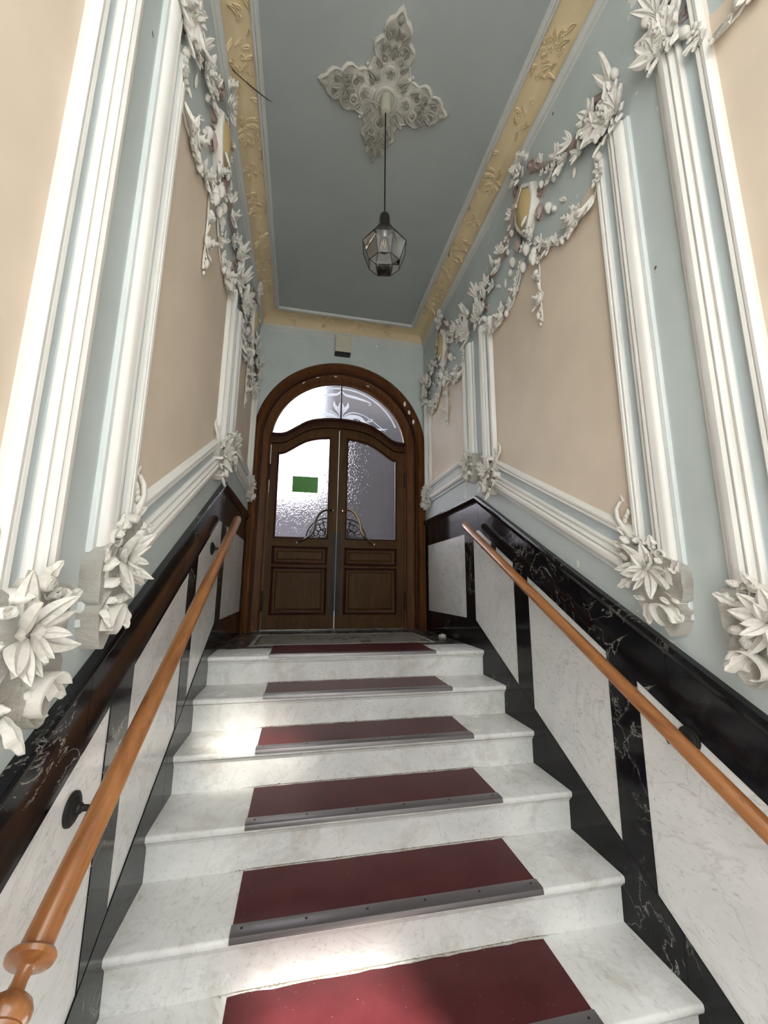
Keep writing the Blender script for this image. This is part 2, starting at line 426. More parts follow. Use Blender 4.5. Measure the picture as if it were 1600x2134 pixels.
# end wall with the arched opening
ACX, ACZ = CX, 1.97
RO = 0.865
arc = [(ACX+RO*cos(t), ACZ+RO*sin(t)) for t in [pi*i/48 for i in range(49)]]
outl = [(-5, -0.3), (ACX-RO, -0.3)]+arc[::-1]+[(ACX+RO, -0.3), (5.5, -0.3), (5.5, 7.5), (-5, 7.5)]
mb = MB(); n = len(arc)
ring = [(ACX-RO, 0.0)]+arc[::-1]+[(ACX+RO, 0.0)]
outp = [(-0.95, 0.0)]+[((-0.95 if x < ACX else 1.43) if abs(x-ACX) > 0.6 else ACX+(x-ACX)*1.19/0.6*1.0, z if abs(x-ACX) > 0.6 and z < 2.4 else 3.6) for x, z in arc[::-1]]+[(1.43, 0.0)]
rows = [[fB(x, z, 0) for x, z in ring], [fB(x, min(z, 3.6), 0) for x, z in outp]]
mb.grid(rows)
rows = [[fB(x, z, 0) for x, z in ring], [fB(x, z, -0.25) for x, z in ring]]
mb.grid(rows)
mb.prism([(-5, 0), (-0.95, 0), (-0.95, 3.6), (1.43, 3.6), (1.43, 0), (5.5, 0), (5.5, 7.5), (-5, 7.5)], -0.2, -0.25, fB)
rows = [[fB(x, z, -0.25) for x, z in ring], [fB(x, min(z, 3.6), -0.25) for x, z in outp]]
mb.grid(rows)
wb = obj('wall_back', mb, M_WALL, kind='structure')

# entrance wall behind the camera: doorway plus an added window shaping the sun spot
EX0, EX1, EZ1, TZ1 = -0.55, 1.05, 1.62, 3.12
mb = MB()
y0, y1 = YF-0.2, YF
mb.box((XL-0.22, y0, ZF-0.2), (EX0, y1, 3.6)); mb.box((EX1, y0, ZF-0.2), (XR+0.22, y1, 3.6))
mb.box((EX0, y0, TZ1), (EX1, y1, 3.6))
mb.box((EX0, y0, ZF-0.2), (EX1, y1, ZF))
obj('wall_front', mb, M_WALL, kind='structure')
# unseen left leaf, added as a diffuser to keep direct sun off that side
d2 = bpy.data.objects.new('door_2', None); COL.objects.link(d2); d2['kind'] = 'structure'; d2.location = (EX0, YF-.1, ZF); WL['door_2'] = (EX0, YF-.1, ZF)
mb = MB(); ex = .52
for a, b in (((EX0, ZF), (EX0+.09, EZ1)), ((ex-.09, ZF), (ex, EZ1)), ((EX0+.09, ZF), (ex-.09, ZF+.75)), ((EX0+.09, EZ1-.09), (ex-.09, EZ1))):
    mb.box((a[0], YF-.12, a[1]), (b[0], YF-.07, b[1]))
PX0, PX1, PZ0, PZ1 = .50, .93, 2.66, 3.05      # added opening, placed so the sun throws a spot on the steps
obj('added_leaf_frame', mb, M_DOOR, d2)
mb = MB().box((EX0, YF-.13, EZ1), (EX1, YF-.07, EZ1+.07)).box((EX0, YF-.12, TZ1-.05), (EX1, YF-.07, TZ1))
for x in (EX0, PX0-.03, PX1, EX1-.03): mb.box((x, YF-.115, EZ1+.07), (x+.03, YF-.075, TZ1-.05))
mb.box((PX0, YF-.11, PZ0-.03), (PX1, YF-.08, PZ0)); mb.box((PX0, YF-.11, PZ1), (PX1, YF-.08, PZ1+.03))
obj('added_transom_frame', mb, M_DOOR, d2)
for a, b in (((EX0+.03, EZ1+.07), (PX0-.03, TZ1-.05)), ((PX0, EZ1+.07), (PX1, PZ0-.03)), ((PX0, PZ1+.03), (PX1, TZ1-.05)), ((PX1+.03, EZ1+.07), (EX1-.03, TZ1-.05))):
    obj('transom_diffuser', MB().box((a[0], YF-.097, a[1]), (b[0], YF-.093, b[1])), M_DIFFUSER, d2)  # added panes that spread the daylight around the sun spot opening
M_SPOTDIM = bpy.data.materials.new('sun_spot_filter'); M_SPOTDIM.use_nodes = True; M_SPOTDIM.node_tree.nodes.remove(bsdf(M_SPOTDIM))  # grey filter added only to dim the sun spot on the steps
tr = nd(M_SPOTDIM, 'ShaderNodeBsdfTransparent'); tr.inputs['Color'].default_value = (.5, .5, .48, 1); lk(M_SPOTDIM, tr.outputs[0], M_SPOTDIM.node_tree.nodes['Material Output'].inputs['Surface'])
obj('sun_spot_pane', MB().add([(PX0, YF-.095, PZ0), (PX1, YF-.095, PZ0), (PX1, YF-.095, PZ1), (PX0, YF-.095, PZ1)], [(0, 1, 2, 3)]), M_SPOTDIM, d2)
obj('street', MB().box((-15, -20, ZF-.3), (15, YF-.2, ZF-.05)), M_STREET, kind='structure')
obj('wall_street', MB().box((-15, -17, ZF-.05), (15, -16, 8.7)), M_STREET, kind='structure')
obj('leaf_diffuser', MB().box((EX0+.09, YF-.097, ZF+.75), (ex-.09, YF-.093, EZ1-.09)), M_DIFFUSER, d2)

# ceiling and cove
mb = MB().box((XL-0.22, YF-0.2, ZT), (XR+0.22, YB+0.0, ZT+0.25))
obj('ceiling', mb, M_CEIL, kind='structure')
def fC(x, y, z): return (x, y, z)
cpath = [(XR, YF), (XR, YB), (XL, YB), (XL, YF)]      # walking this way the room lies on the left
tc = thing('trim_1', '', 'structure')
def cs(prof): return sweep(MB(), cpath, prof, fC)
obj('wall_fillet', cs([(0, ZC-0.005), (0.006, ZC), (0.010, ZC+0.006), (0.012, ZC+0.02), (0.020, ZC+0.028), (0.030, ZC+0.036), (0.034, ZC+0.044), (0.034, ZC+0.054), (0.022, ZC+0.058)]), M_GREYW, tc, smooth=35)
cv = [(0.022, ZC+0.056)]+[(0.022+0.142*(1-cos(t)), ZC+0.056+(ZT-ZC-0.062)*sin(t)) for t in [pi/2*i/10 for i in range(1, 11)]]
obj('cove', cs(cv), M_COVE, tc, smooth=40)
obj('ceiling_fillet', cs([(0.160, ZT-0.001), (0.162, ZT-0.014), (0.170, ZT-0.018), (0.178, ZT-0.012), (0.184, ZT-0.020), (0.195, ZT-0.020), (0.202, ZT-0.010), (0.205, ZT)]), M_GREYW, tc, smooth=35)

# floors
mb = MB().box((XL-0.02, 0.33, -0.12), (XR+0.02, YB+0.3, 0.0))
fl = obj('floor', mb, M_DARKFL, kind='structure')
mb = MB().box((-0.45, 0.50, -0.004), (0.91, 1.10, 0.0015)); obj('terrazzo_field', mb, M_TERR, fl)
mb = MB()
for a, b in (((-0.50, 0.45), (0.96, 0.48)), ((-0.50, 1.12), (0.96, 1.15)), ((-0.50, 0.48), (-0.47, 1.12)), ((0.93, 0.48), (0.96, 1.12))):
    mb.box((a[0], a[1], -0.004), (b[0], b[1], 0.0015))
obj('border_line', mb, M_LINE, fl)
mb = MB()
for i in range(26):
    a = U(0, 2*pi); r1 = U(0.03, 0.30); x, y = 0.22+r1*cos(a)*1.1, 0.79+r1*sin(a)*0.5
    t = U(0, pi); q = [(x+U(.012, .03)*cos(t+k*pi/3), y+U(.010, .022)*sin(t+k*pi/3)) for k in range(6)]
    mb.prism(q, 0.001, 0.0025, fC)
obj('mosaic_ornament', mb, M_MOSAIC, fl, kind='stuff')
mb = MB().box((XL-0.02, YF-0.2, ZF-0.15), (XR+0.02, -6*RUN+0.1, ZF))
obj('floor_lower', mb, M_LOWFL, kind='structure').name = 'floor.001'

# ------------------------------------------------------------------ stairs
st = thing('staircase', 'wide flight of grey-veined white marble steps up to the brown arched door', 'stairs', (CX, 0, -RISE))
for k in range(7):
    zt = -k*RISE; yf = -k*RUN
    yb_ = 0.33 if k == 0 else yf+RUN+NOSE+0.025
    # tread with rounded nosing
    prof = [(yb_, zt-0.030), (yf+0.010, zt-0.030), (yf+0.003, zt-0.027), (yf, zt-0.018), (yf-0.0005, zt-0.010), (yf+0.002, zt-0.003), (yf+0.008, zt), (yb_, zt)]
    rows = [[(x, y, z) for y, z in prof] for x in (XL+.002, XR-.002)]
    obj('tread', MB().grid(rows, True, True), M_STEP, st, smooth=50)
    # riser with the little hollow moulding under the tread
    y = yf+NOSE; z0 = zt-RISE
    prof = [(y+0.03, z0), (y, z0), (y, zt-0.052), (y-0.003, zt-0.046), (y-0.010, zt-0.040), (y-0.012, zt-0.0335), (y+0.03, zt-0.0335)]
    if k > 5: prof[0] = (y+0.03, ZF); prof[1] = (y, ZF)
    rows = [[(x, a, b) for a, b in prof] for x in (XL+.002, XR-.002)]
    obj('riser', MB().grid(rows, True, True), M_STEP, st, smooth=50)

# mats
places = ['dark red mat at the top of the stairs, on the landing edge before the door',
          'narrow red mat on the first step down from the landing',
          'red mat on the second step below the landing, left end washed pink by glare',
          'red mat on the third step below the landing',
          'red mat with broad metal edge strip on the fourth step below the landing',
          'lowest red mat, cut by the bottom of the photo, with a sunlit wedge']
MX0, MX1 = -0.319, 0.802
for k in range(6):
    zt = -k*RISE; yf = -k*RUN; yb_ = 0.43 if k == 0 else yf+RUN+NOSE-0.012
    t = thing('stair_mat', places[k], 'mat', ((MX0+MX1)/2, yf+0.15, zt), 'red stair mats')
    nb = 24; T = 0.004
    back = [(MX0+(MX1-MX0)*i/nb, yb_+U(-0.003, 0.003)) for i in range(nb+1)]
    poly = [(MX0, yf+0.012), (MX1, yf+0.012)]+back[::-1]
    mb = MB().prism(poly, zt+0.0002, zt+T, fC); obj('vinyl_sheet', mb, M_RED, t)
    sw = 0.050
    prof = [(yf+sw, zt+T-0.0005), (yf+sw, zt+T+0.0015), (yf+sw-0.004, zt+T+0.003), (yf+0.006, zt+T+0.003), (yf-0.003, zt+T), (yf-0.006, zt-0.006), (yf-0.006, zt-0.014), (yf-0.003, zt-0.014), (yf-0.002, zt-0.002), (yf+0.01, zt+T-0.001)]
    rows = [[(x, a, b) for a, b in prof] for x in (MX0-0.004, MX1+0.004)]
    ns = obj('metal_nosing', MB().grid(rows, True, True), M_ALU, t, smooth=30)
    mb = MB()
    for i in range(6): mb.lathe([(0.0045, 0), (0.0045, 0.001), (0.002, 0.0014)], (MX0+0.03+(MX1-MX0-0.06)*i/5, yf+0.028, zt+T+0.0029), n=8)
    for i in range(6): obj('screw', MB().lathe([(0.0045, 0), (0.0045, 0.001), (0.002, 0.0014)], (MX0+0.03+(MX1-MX0-0.06)*i/5, yf+0.028, zt+T+0.0029), n=8), M_SCREW, ns)

# dirt caught in the corner between tread and riser, and crumbs on it
mb = MB(); M_DIRT = paint('seam_dirt', (0.25, 0.22, 0.16), 0.95, 0.35)
for k in range(1, 6):
    zt = -k*RISE; yr = -k*RUN+RUN+NOSE; n_ = 170; x0, x1 = MX0-.05, MX1+.07
    a_ = [U(0, 1) for _ in range(n_+1)]; b_ = [.5+.5*sin(i*.23+k)*sin(i*.057+2*k) for i in range(n_+1)]
    rows = []
    for i in range(n_+1):
        e = min(1, min(i, n_-i)/12); h = (.0008+.0075*a_[i]**2*b_[i]+.002*b_[i])*e; d = (.002+.006*a_[n_-i]*b_[i])*e; x = x0+(x1-x0)*i/n_
        rows.append([(x, yr-.0004, zt+h+.0003), (x, yr-.0016, zt+.0055*e+.0004), (x, yr-d-.0005, zt+.0045*e+.0003)])
    mb.grid(rows)
obj('dirt_seam', mb, M_DIRT, st, kind='stuff')
mb = MB()
for k in range(1, 6):
    zt = -k*RISE; yb_ = -k*RUN+RUN+NOSE
    for i in range(80):
        x = U(MX0-0.03, MX1+0.03); r = U(0.0008, 0.0024)
        mb.ell((x, yb_-0.004-abs(random.gauss(0, 0.008)), zt+0.004+r*0.5), (r, r*U(.6, 1), r*0.6), 5, 3)
obj('grit', mb, M_DIRT, st, kind='stuff')
# flakes where the wall paint has come off
for s_, y, z, w_, h_ in (('R', -1.071, .562, .012, .022), ('R', -1.398, .355, .008, .005), ('R', -1.535, .258, .020, .007), ('R', -1.50, .285, .006, .005), ('R', -1.41, .30, .004, .005), ('L', -1.524, .237, .010, .008), ('L', -1.1, .52, .005, .006)):
    q = [(y+w_*U(.6, 1.1)*cos(k*pi/4), z+h_*U(.6, 1.1)*sin(k*pi/4)) for k in range(8)]
    obj('paint_chip', MB().prism(q, -.0002, .0008, FW[s_]), M_CHIP, walls[s_])

# ------------------------------------------------------------------ panel mouldings
OUT_P = [(0.020, 0.008), (0.021, 0.024), (0.026, 0.030), (0.040, 0.036), (0.056, 0.038), (0.066, 0.032), (0.068, 0.026), (0.072, 0.034), (0.078, 0.036), (0.084, 0.030), (0.086, 0.020), (0.092, 0.016), (0.096, 0.024), (0.103, 0.026), (0.108, 0.020), (0.110, 0.010)]
FLG_P = [(0.0, -0.001), (0.0, 0.010), (0.004, 0.014), (0.018, 0.015), (0.020, 0.008)]
BLU_P = [(0.110, 0.010), (0.112, 0.007), (0.150, 0.007), (0.154, 0.009)]
INN_P = [(0.154, 0.009), (0.156, 0.020), (0.162, 0.026), (0.170, 0.024), (0.173, 0.019), (0.178, 0.026), (0.188, 0.028), (0.195, 0.020), (0.199, 0.010)]
EDG_P = [(0.199, 0.010), (0.203, 0.006), (0.206, -0.001)]
BB = 1.184+SL*0.149
PAN = {'A': [(-1.775, 2.60), (-1.775, BB+SL*-1.80), (YK, 0.20), (-3.28, 0.20), (-3.28, 2.60)],
       'B': [(-0.128, 2.44), (-0.128, BB-SL*0.128), (-1.635, BB-SL*1.635), (-1.635, 2.47)],
       'C': [(1.290, 2.44), (1.290, 1.315), (-0.005, 1.315), (-0.005, 2.44)]}
nt_ = 2
PINKTOP = {'A': [(-3.1, 2.36), (-1.98, 2.36)], 'B': None, 'C': None}
def mirror_path(p): return p
for s in 'RL':
    f = FW[s]
    for key, path in PAN.items():
        pp = path[::-1]        # counter-clockwise seen in (y,z): interior to the left
        t = thing('trim_%d' % nt_, '', 'structure'); nt_ += 1
        for nm, pr, mt in (('outer_flange', FLG_P, M_PALE if key != 'A' else M_WHITE), ('outer_moulding', OUT_P, M_WHITE), ('blue_fillet', BLU_P, M_BLUE), ('inner_moulding', INN_P, M_WHITE), ('cream_edge', EDG_P, M_CREAM if key == 'A' else M_WHITE)):
            obj(nm, sweep(MB(), pp, pr, f), mt, t, smooth=32)
        inner = offs(pp, 0.200)
        ya, yb = inner[0][0], inner[-1][0]; w_ = yb-ya
        top = [(yb-w_*q, 2.36+dz) for q, dz in ((0, 0.06), (0.08, 0.02), (0.2, -0.055), (0.32, -0.03), (0.42, 0.05), (0.5, 0.08), (0.58, 0.05), (0.68, -0.03), (0.8, -0.055), (0.92, 0.02), (1, 0.06))]
        mid = inner[1:-1]
        mb = MB().prism([inner[0]][:0]+[(ya, 2.42)]+mid+[(yb, 2.42)]+top[1:-1], -0.001, 0.0025, f)
        obj('painted_field', mb, M_PINK, t)

# ------------------------------------------------------------------ stucco ornaments
def leafmesh(name, mt, L=1.0, Wd=0.32, H=0.16, curl=0.25, n=7, lobes=0.0):
    """leaf along +X, lying in XY, raised along Z; unit length"""
    mb = MB(); rows = []
    for i in range(n+1):
        t = i/n; w = Wd*sin(pi*min(1, (t*0.92+0.06)))**0.8*(1+lobes*sin(t*pi*5))*(1-t*0.25)
        if i == n: w = 0.006
        z0 = curl*t*t; h = H*sin(pi*(0.15+0.8*t))
        rows.append([(t*L, -w, z0), (t*L, -w*0.5, z0+h), (t*L, 0, z0+h*0.35), (t*L, w*0.5, z0+h), (t*L, w, z0), (t*L, 0, z0-0.10)])
    mb.grid(rows, True, True); return mb.mesh(name, mt, smooth=50)
def rosemesh(name, mt):
    mb = MB()
    for lay, (r, h, np_, ph, tilt) in enumerate(((0.95, 0.20, 6, 0, 0.35), (0.68, 0.42, 5, 0.5, 0.7), (0.42, 0.60, 4, 0.2, 1.05), (0.2, 0.70, 3, 0.9, 1.3))):
        for k in range(np_):
            a = 2*pi*k/np_+ph; rows = []
            for i in range(5):
                row = []
                t = i/4
                for j in range(5):
                    u_ = (j/4-0.5)*2; aa = a+u_*pi/np_*1.15
                    rr = r*(0.25+0.75*t)*(1-0.18*u_*u_*t); zz = h*0.4+h*(0.2+t*t*tilt*0.9)-0.06*u_*u_
                    row.append((rr*cos(aa), rr*sin(aa), zz))
                rows.append(row)
            top = rows; bot = [[(p[0]*1.04, p[1]*1.04, p[2]-0.09) for p in r_] for r_ in rows]
            mb.grid(top); mb.grid(bot)
            edge = [top[4], bot[4]]; mb.grid(edge); mb.grid([[r_[0] for r_ in top], [r_[0] for r_ in bot]]); mb.grid([[r_[4] for r_ in top], [r_[4] for r_ in bot]])
    mb.ell((0, 0, 0.1), (0.7, 0.7, 0.35), 10, 5); mb.ell((0, 0, 0.75), (0.13, 0.13, 0.15), 8, 5)
    return mb.mesh(name, mt, smooth=60)
def blossommesh(name, mt, np_=5):
    mb = MB()
    for k in range(np_):
        a = 2*pi*k/np_; M = Matrix.Rotation(a, 3, 'Z')
        mb.ell(tuple(M @ Vector((0.55, 0, 0.22))), (0.44, 0.34, 0.16), 8, 5, M @ Matrix.Rotation(-0.35, 3, 'Y'))
    mb.ell((0, 0, 0.32), (0.22, 0.22, 0.2), 8, 5)
    return mb.mesh(name, mt, smooth=60)
def budmesh(name, mt):
    mb = MB(); mb.lathe([(0.02, -0.1), (0.20, 0.05), (0.33, 0.30), (0.30, 0.60), (0.14, 0.88), (0.01, 1.0)], (0, 0, 0.15), (1, 0, 0), 9)
    return mb.mesh(name, mt, smooth=60)
def volutemesh(name, mt, turns=1.4, n=26, wd=0.28):
    """ribbon scroll standing on the wall, radius 1"""
    mb = MB(); rows = []
    for i in range(n+1):
        t = i/n; a = t*turns*2*pi; r = 1-0.78*t
        rows.append([((r+0.11)*cos(a), (r+0.11)*sin(a), 0), ((r+0.11)*cos(a), (r+0.11)*sin(a), wd+0.25*t), ((r-0.07)*cos(a), (r-0.07)*sin(a), wd+0.25*t), ((r-0.07)*cos(a), (r-0.07)*sin(a), 0)])
    mb.grid(rows, True, True); return mb.mesh(name, mt, smooth=50)
ME = dict(leaf=leafmesh('leaf', M_STUC), palm=leafmesh('palm_leaf', M_STUC, Wd=0.17, H=0.10, curl=0.35), oak=leafmesh('lobed_leaf', M_STUC, Wd=0.36, H=0.18, curl=0.2, n=12, lobes=0.28),
          rose=rosemesh('rose', M_STUC), blossom=blossommesh('blossom', M_STUC), bud=budmesh('bud', M_STUC),
          scroll=volutemesh('mauve_scroll', M_MAUVE), mleaf=leafmesh('mauve_leaf', M_MAUVE, Wd=0.3, H=0.2, curl=0.1),
          petal=leafmesh('petal', M_STUC, Wd=0.20, H=0.10, curl=0.30, n=8))
NAMES = dict(leaf='leaf', palm='palm_leaf', oak='lobed_leaf', rose='rose', blossom='blossom', bud='bud', scroll='scroll', mleaf='scroll_leaf', petal='petal')
def basis(s, y, z, w, ang, scale, tilt=0.0, roll=0.0):
    n = Vector((-1, 0, 0)) if s == 'R' else Vector((1, 0, 0))
    e1 = Vector((0, cos(ang), sin(ang)))
    e1t = (e1*cos(tilt)+n*sin(tilt)).normalized(); nt = (n*cos(tilt)-e1*sin(tilt)).normalized()
    e2 = nt.cross(e1t)
    if roll:
        Rm = Matrix.Rotation(roll, 3, e1t); e2 = Rm @ e2; nt = Rm @ nt
    sc = scale if isinstance(scale, tuple) else (scale,)*3
    M = Matrix((e1t*sc[0], e2*sc[1], nt*sc[2])).transposed().to_4x4(); M.translation = FW[s](y, z, w)
    return M

def garland(s, yc, hw, label, ymin=-9, seed=1, flip=1):
    """swag of plaster flowers over a wall panel; a = signed distance from the centre, + towards the door"""
    rnd = random.Random(seed)
    t = thing('stucco_garland', label, 'stucco ornament', FW[s](yc, 2.45, 0.0), 'stucco garlands over the wall panels')
    k = hw/0.75
    def P(kind, a, z, ang, sc, w=0.02, tilt=0.25, roll=0.0):
        y = yc+a*k
        if y < ymin: return
        j = (1+0.12*(rnd.random()-0.5))*(0.78 if kind in ('leaf', 'palm', 'oak', 'mleaf') else 0.98); tilt *= 0.6
        inst(NAMES[kind], ME[kind], t, basis(s, y, z, w, ang, sc*j if not isinstance(sc, tuple) else sc, tilt, roll))
    def rr(a, b): return a+(b-a)*rnd.random()
    def spray(a, z, ang, n, L, spread=1.2, kind='leaf', w=0.02):
        for i in range(n):
            q = ang+spread*((i/(n-1))-0.5 if n > 1 else 0)+rr(-.15, .15)
            P(kind, a, z, q, L*rr(.8, 1.15), w, rr(.1, .5), rr(-.5, .5))
    # background scrollwork in mauve
    for sg in (-1, 1):
        pts = [(.71*sg, 2.60), (.66*sg, 2.72), (.60*sg, 2.78), (.52*sg, 2.75), (.44*sg, 2.73), (.36*sg, 2.76), (.28*sg, 2.80), (.20*sg, 2.88), (.12*sg, 2.97), (0.05*sg, 3.03)]
        pts = [(yc+a*k, z) for a, z in pts if yc+a*k > ymin]
        if len(pts) > 2:
            rows = []
            for i, (y, z) in enumerate(pts):
                d = Vector(pts[min(i+1, len(pts)-1)])-Vector(pts[max(i-1, 0)]); d.normalize(); nx, nz = -d.y, d.x; h = 0.020
                rows.append([FW[s](y+nx*h, z+nz*h, 0.0), FW[s](y+nx*h*0.8, z+nz*h*0.8, 0.022), FW[s](y, z, 0.030), FW[s](y-nx*h*.8, z-nz*h*.8, 0.022), FW[s](y-nx*h, z-nz*h, 0.0)])
            obj('ribbon', MB().grid(rows, True, True), M_MAUVE, t, smooth=60)
        if yc+sg*0.66*k > ymin:
            P('scroll', .66*sg, 2.66, (0.3 if sg < 0 else 2.6), .050, .0, 0)
            P('scroll', .60*sg, 2.55, (2.0 if sg < 0 else 1.0), .035, .0, 0)
            for i in range(3): P('mleaf', (.70-.05*i)*sg, 2.58+.05*i, rr(0, 6), .08, .015, .2)
        P('scroll', .085*sg, 3.03, 1.2, .048, .01, 0.3)
        P('scroll', .135*sg, 2.78, -1.6, .050, .0, 0)
        P('scroll', .115*sg, 2.63, 1.6, .036, .0, 0)
        P('mleaf', .12*sg, 2.70, -pi/2, .14, .01, .1); P('mleaf', .17*sg, 2.90, pi/2+.5*sg, .12, .01, .1)
        P('bud', .20*sg, 2.62, -pi/2, .075, .005, .0); P('bud', .26*sg, 2.70, pi/2, .045, .005, 0)
    # shield
    sh = [(0, .155), (.03, .12), (.075, .08), (.085, 0.0), (.07, -.06), (.035, -.12), (0, -.15), (-.035, -.12), (-.07, -.06), (-.085, 0), (-.075, .08), (-.03, .12)]
    def ringp(sc, w): return [FW[s](yc+a*sc*k, 2.785+z*sc, w) for a, z in sh]
    mb = MB().grid([ringp(1.0, .045), ringp(.75, .058), ringp(.35, .068), ringp(.02, .070)], True, True)
    obj('shield', mb, M_OCHRE, t, smooth=60)
    mb = MB().grid([ringp(1.32, 0), ringp(1.30, .03), ringp(1.2, .048), ringp(1.05, .050), ringp(1.0, .040), ringp(1.0, 0.0)], True)
    obj('shield_rim', mb, M_STUC, t, smooth=50)
    P('leaf', .055, 2.86, -2.2, .10, .06, .3); P('leaf', -.05, 2.68, -1.2, .08, .06, .2)
    # crown of flowers above the shield
    for a, z, sc in ((0, 3.07, .045), (.05, 3.12, .034), (-.05, 3.13, .036), (0.0, 3.18, .034), (.085, 3.07, .028), (-.09, 3.07, .03)):
        P('blossom' if rnd.random() < .6 else 'rose', a, z, rr(0, 6), sc, .055, rr(-.3, .3))
    spray(0, 3.12, pi/2, 5, .09, 2.6, 'leaf', .05); spray(.02, 3.03, -.3, 3, .06, 1.5, 'leaf', .05)
    spray(-.02, 3.02, pi+.3, 3, .06, 1.5, 'leaf', .05)
    # bottom of the shield
    P('rose', -.04, 2.575, 0, .042, .035, .1); P('blossom', .045, 2.55, 1, .036, .03, .1); P('bud', .0, 2.52, -pi/2, .08, .03, .1)
    spray(0, 2.56, -pi/2, 5, .085, 2.4, 'oak', .02)
    # pendant drop
    sg = -flip
    P('leaf', -.06, 2.47, -1.5, .10, .02, .15); P('bud', -.05, 2.42, -1.6, .085, .02, .1); P('leaf', -.10, 2.42, -1.9, .08, .02, .15)
    mb = MB().tube([FW[s](yc+a*k, z, .014) for a, z in ((-.05, 2.45), (-.085, 2.36), (-.075, 2.27), (-.068, 2.18), (-.07, 2.08), (-.075, 2.0), (-.07, 1.97))], .0045, 6)
    obj('stem', mb, M_STUC, t, smooth=60)
    P('blossom', -.085, 2.345, 0, .026, .02, .1); P('bud', -.06, 2.30, -1.2, .05, .015, .1); P('rose', -.072, 2.245, 0, .026, .02, .1)
    P('leaf', -.05, 2.25, 1.0, .07, .015, .3); P('leaf', -.06, 2.17, 1.9, .05, .015, .2)
    P('rose', -.068, 2.105, 0, .044, .02, .05); P('leaf', -.03, 2.12, 1.2, .06, .01, .3); P('leaf', -.02, 2.10, -1.0, .06, .01, .3)
    P('leaf', -.06, 2.06, -1.9, .07, .01, .2); P('bud', -.05, 2.03, -1.3, .05, .01, .1)
    for q in range(4): P('bud', -.07+.018*(q % 2), 2.01-.018*q, -1.6, .022, .012, 0)
    # lower swag with clusters
    for sg in (-1, 1):
        ch = [(.60, 2.46), (.575, 2.36), (.53, 2.29), (.46, 2.275), (.385, 2.30), (.32, 2.29), (.25, 2.30), (.20, 2.34), (.14, 2.40), (.10, 2.47), (.06, 2.53)]
        pts = [FW[s](yc+a*sg*k, z, .010) for a, z in ch if yc+a*sg*k > ymin]
        if len(pts) > 3: obj('stem', MB().tube(pts, .0055, 6), M_STUC, t, smooth=60)
        dn = -pi/2
        P('blossom', .58*sg, 2.40, rr(0, 6), .032, .02, .1); P('blossom', .565*sg, 2.345, rr(0, 6), .030, .02, .1); P('bud', .60*sg, 2.43, 1.2, .06, .015, .2)
        spray(.57*sg, 2.36, dn+.6*sg, 4, .07, 2.0)
        spray(.53*sg, 2.30, dn-.5*sg, 3, .10, .6, 'palm'); spray(.50*sg, 2.285, dn-.9*sg, 2, .07, .6)
        P('bud', .46*sg, 2.29, 1.57+1.2*sg, .06, .015, .1)
        P('rose', .385*sg, 2.315, rr(0, 6), .050, .022, .05); P('blossom', .34*sg, 2.335, 1, .030, .02, 0); P('blossom', .43*sg, 2.335, 1, .028, .02, 0)
        spray(.39*sg, 2.29, dn, 5, .085, 2.2, 'oak', .012); spray(.385*sg, 2.34, pi/2, 3, .085, 1.4, 'leaf', .012)
        P('bud', .30*sg, 2.295, dn, .05, .015, .1); P('blossom', .27*sg, 2.29, 0, .024, .018, .1)
        spray(.24*sg, 2.31, pi/2-.7*sg, 3, .07, 1.3); P('rose', .19*sg, 2.36, 0, .036, .022, .1); P('blossom', .155*sg, 2.395, 0, .030, .022, .1)
        spray(.17*sg, 2.36, dn+.2*sg, 4, .075, 1.8, 'leaf', .012); spray(.12*sg, 2.43, 1.0, 3, .06, 2.5)
        P('blossom', .09*sg, 2.47, 0, .030, .025, .1); P('bud', .06*sg, 2.45, dn, .07, .02, .1)
        # little blue sprigs on the field between
        P('leaf', .33*sg, 2.50, 1.57+.7*sg, .07, .004, .05); P('bud', .25*sg, 2.52, 1.57+.5*sg, .05, .004, 0); P('leaf', .40*sg, 2.56, 1.57-.7*sg, .06, .004, .05)
        # upper corner mass
        if yc+sg*.72*k > ymin-.15:
            for a, z, an in ((.735, 2.47, dn), (.71, 2.47, dn+.3), (.75, 2.50, dn-.3), (.69, 2.49, dn-.5), (.655, 2.46, dn), (.62, 2.46, dn+.4)):
                P('leaf', a*sg, z+.03, an, .085, .030, .35, rr(-.4, .4))
            spray(.72*sg, 2.53, pi/2-.2*sg, 5, .12, 1.7, 'leaf', .03)
            spray(.66*sg, 2.53, pi/2+.5*sg, 5, .12, 1.8, 'oak', .03)
            spray(.69*sg, 2.60, pi/2, 4, .11, 2.6, 'oak', .035)
            spray(.70*sg, 2.70, pi/2-.1, 4, .16, .9, 'palm', .02); P('bud', .735*sg, 2.70, 1.57, .06, .02, .2)
            spray(.60*sg, 2.62, 1.57+1.0*sg, 5, .11, 2.0, 'leaf', .03); spray(.57*sg, 2.70, 1.57, 4, .10, 2.6, 'leaf', .03)
            P('rose', .68*sg, 2.56, 0, .038, .035, .1); P('blossom', .62*sg, 2.58, 0, .034, .035, .1); P('blossom', .73*sg, 2.56, 0, .030, .035, .1); P('blossom', .64*sg, 2.66, 0, .030, .035, .1)
        spray(.53*sg, 2.72, dn+.4*sg, 5, .11, 1.5, 'leaf', .03); P('blossom', .52*sg, 2.715, 0, .034, .03, .1)
        spray(.47*sg, 2.63, dn, 6, .075, 5.0, 'leaf', .02); P('blossom', .47*sg, 2.625, 0, .028, .025, 0)
        spray(.44*sg, 2.74, 1.57+.9*sg, 4, .10, 1.6, 'palm', .03)
        P('rose', .36*sg, 2.72, 0, .036, .03, .1); spray(.36*sg, 2.71, dn+.3*sg, 5, .09, 2.0, 'leaf', .025); spray(.33*sg, 2.78, pi/2, 4, .08, 1.8, 'leaf', .03)
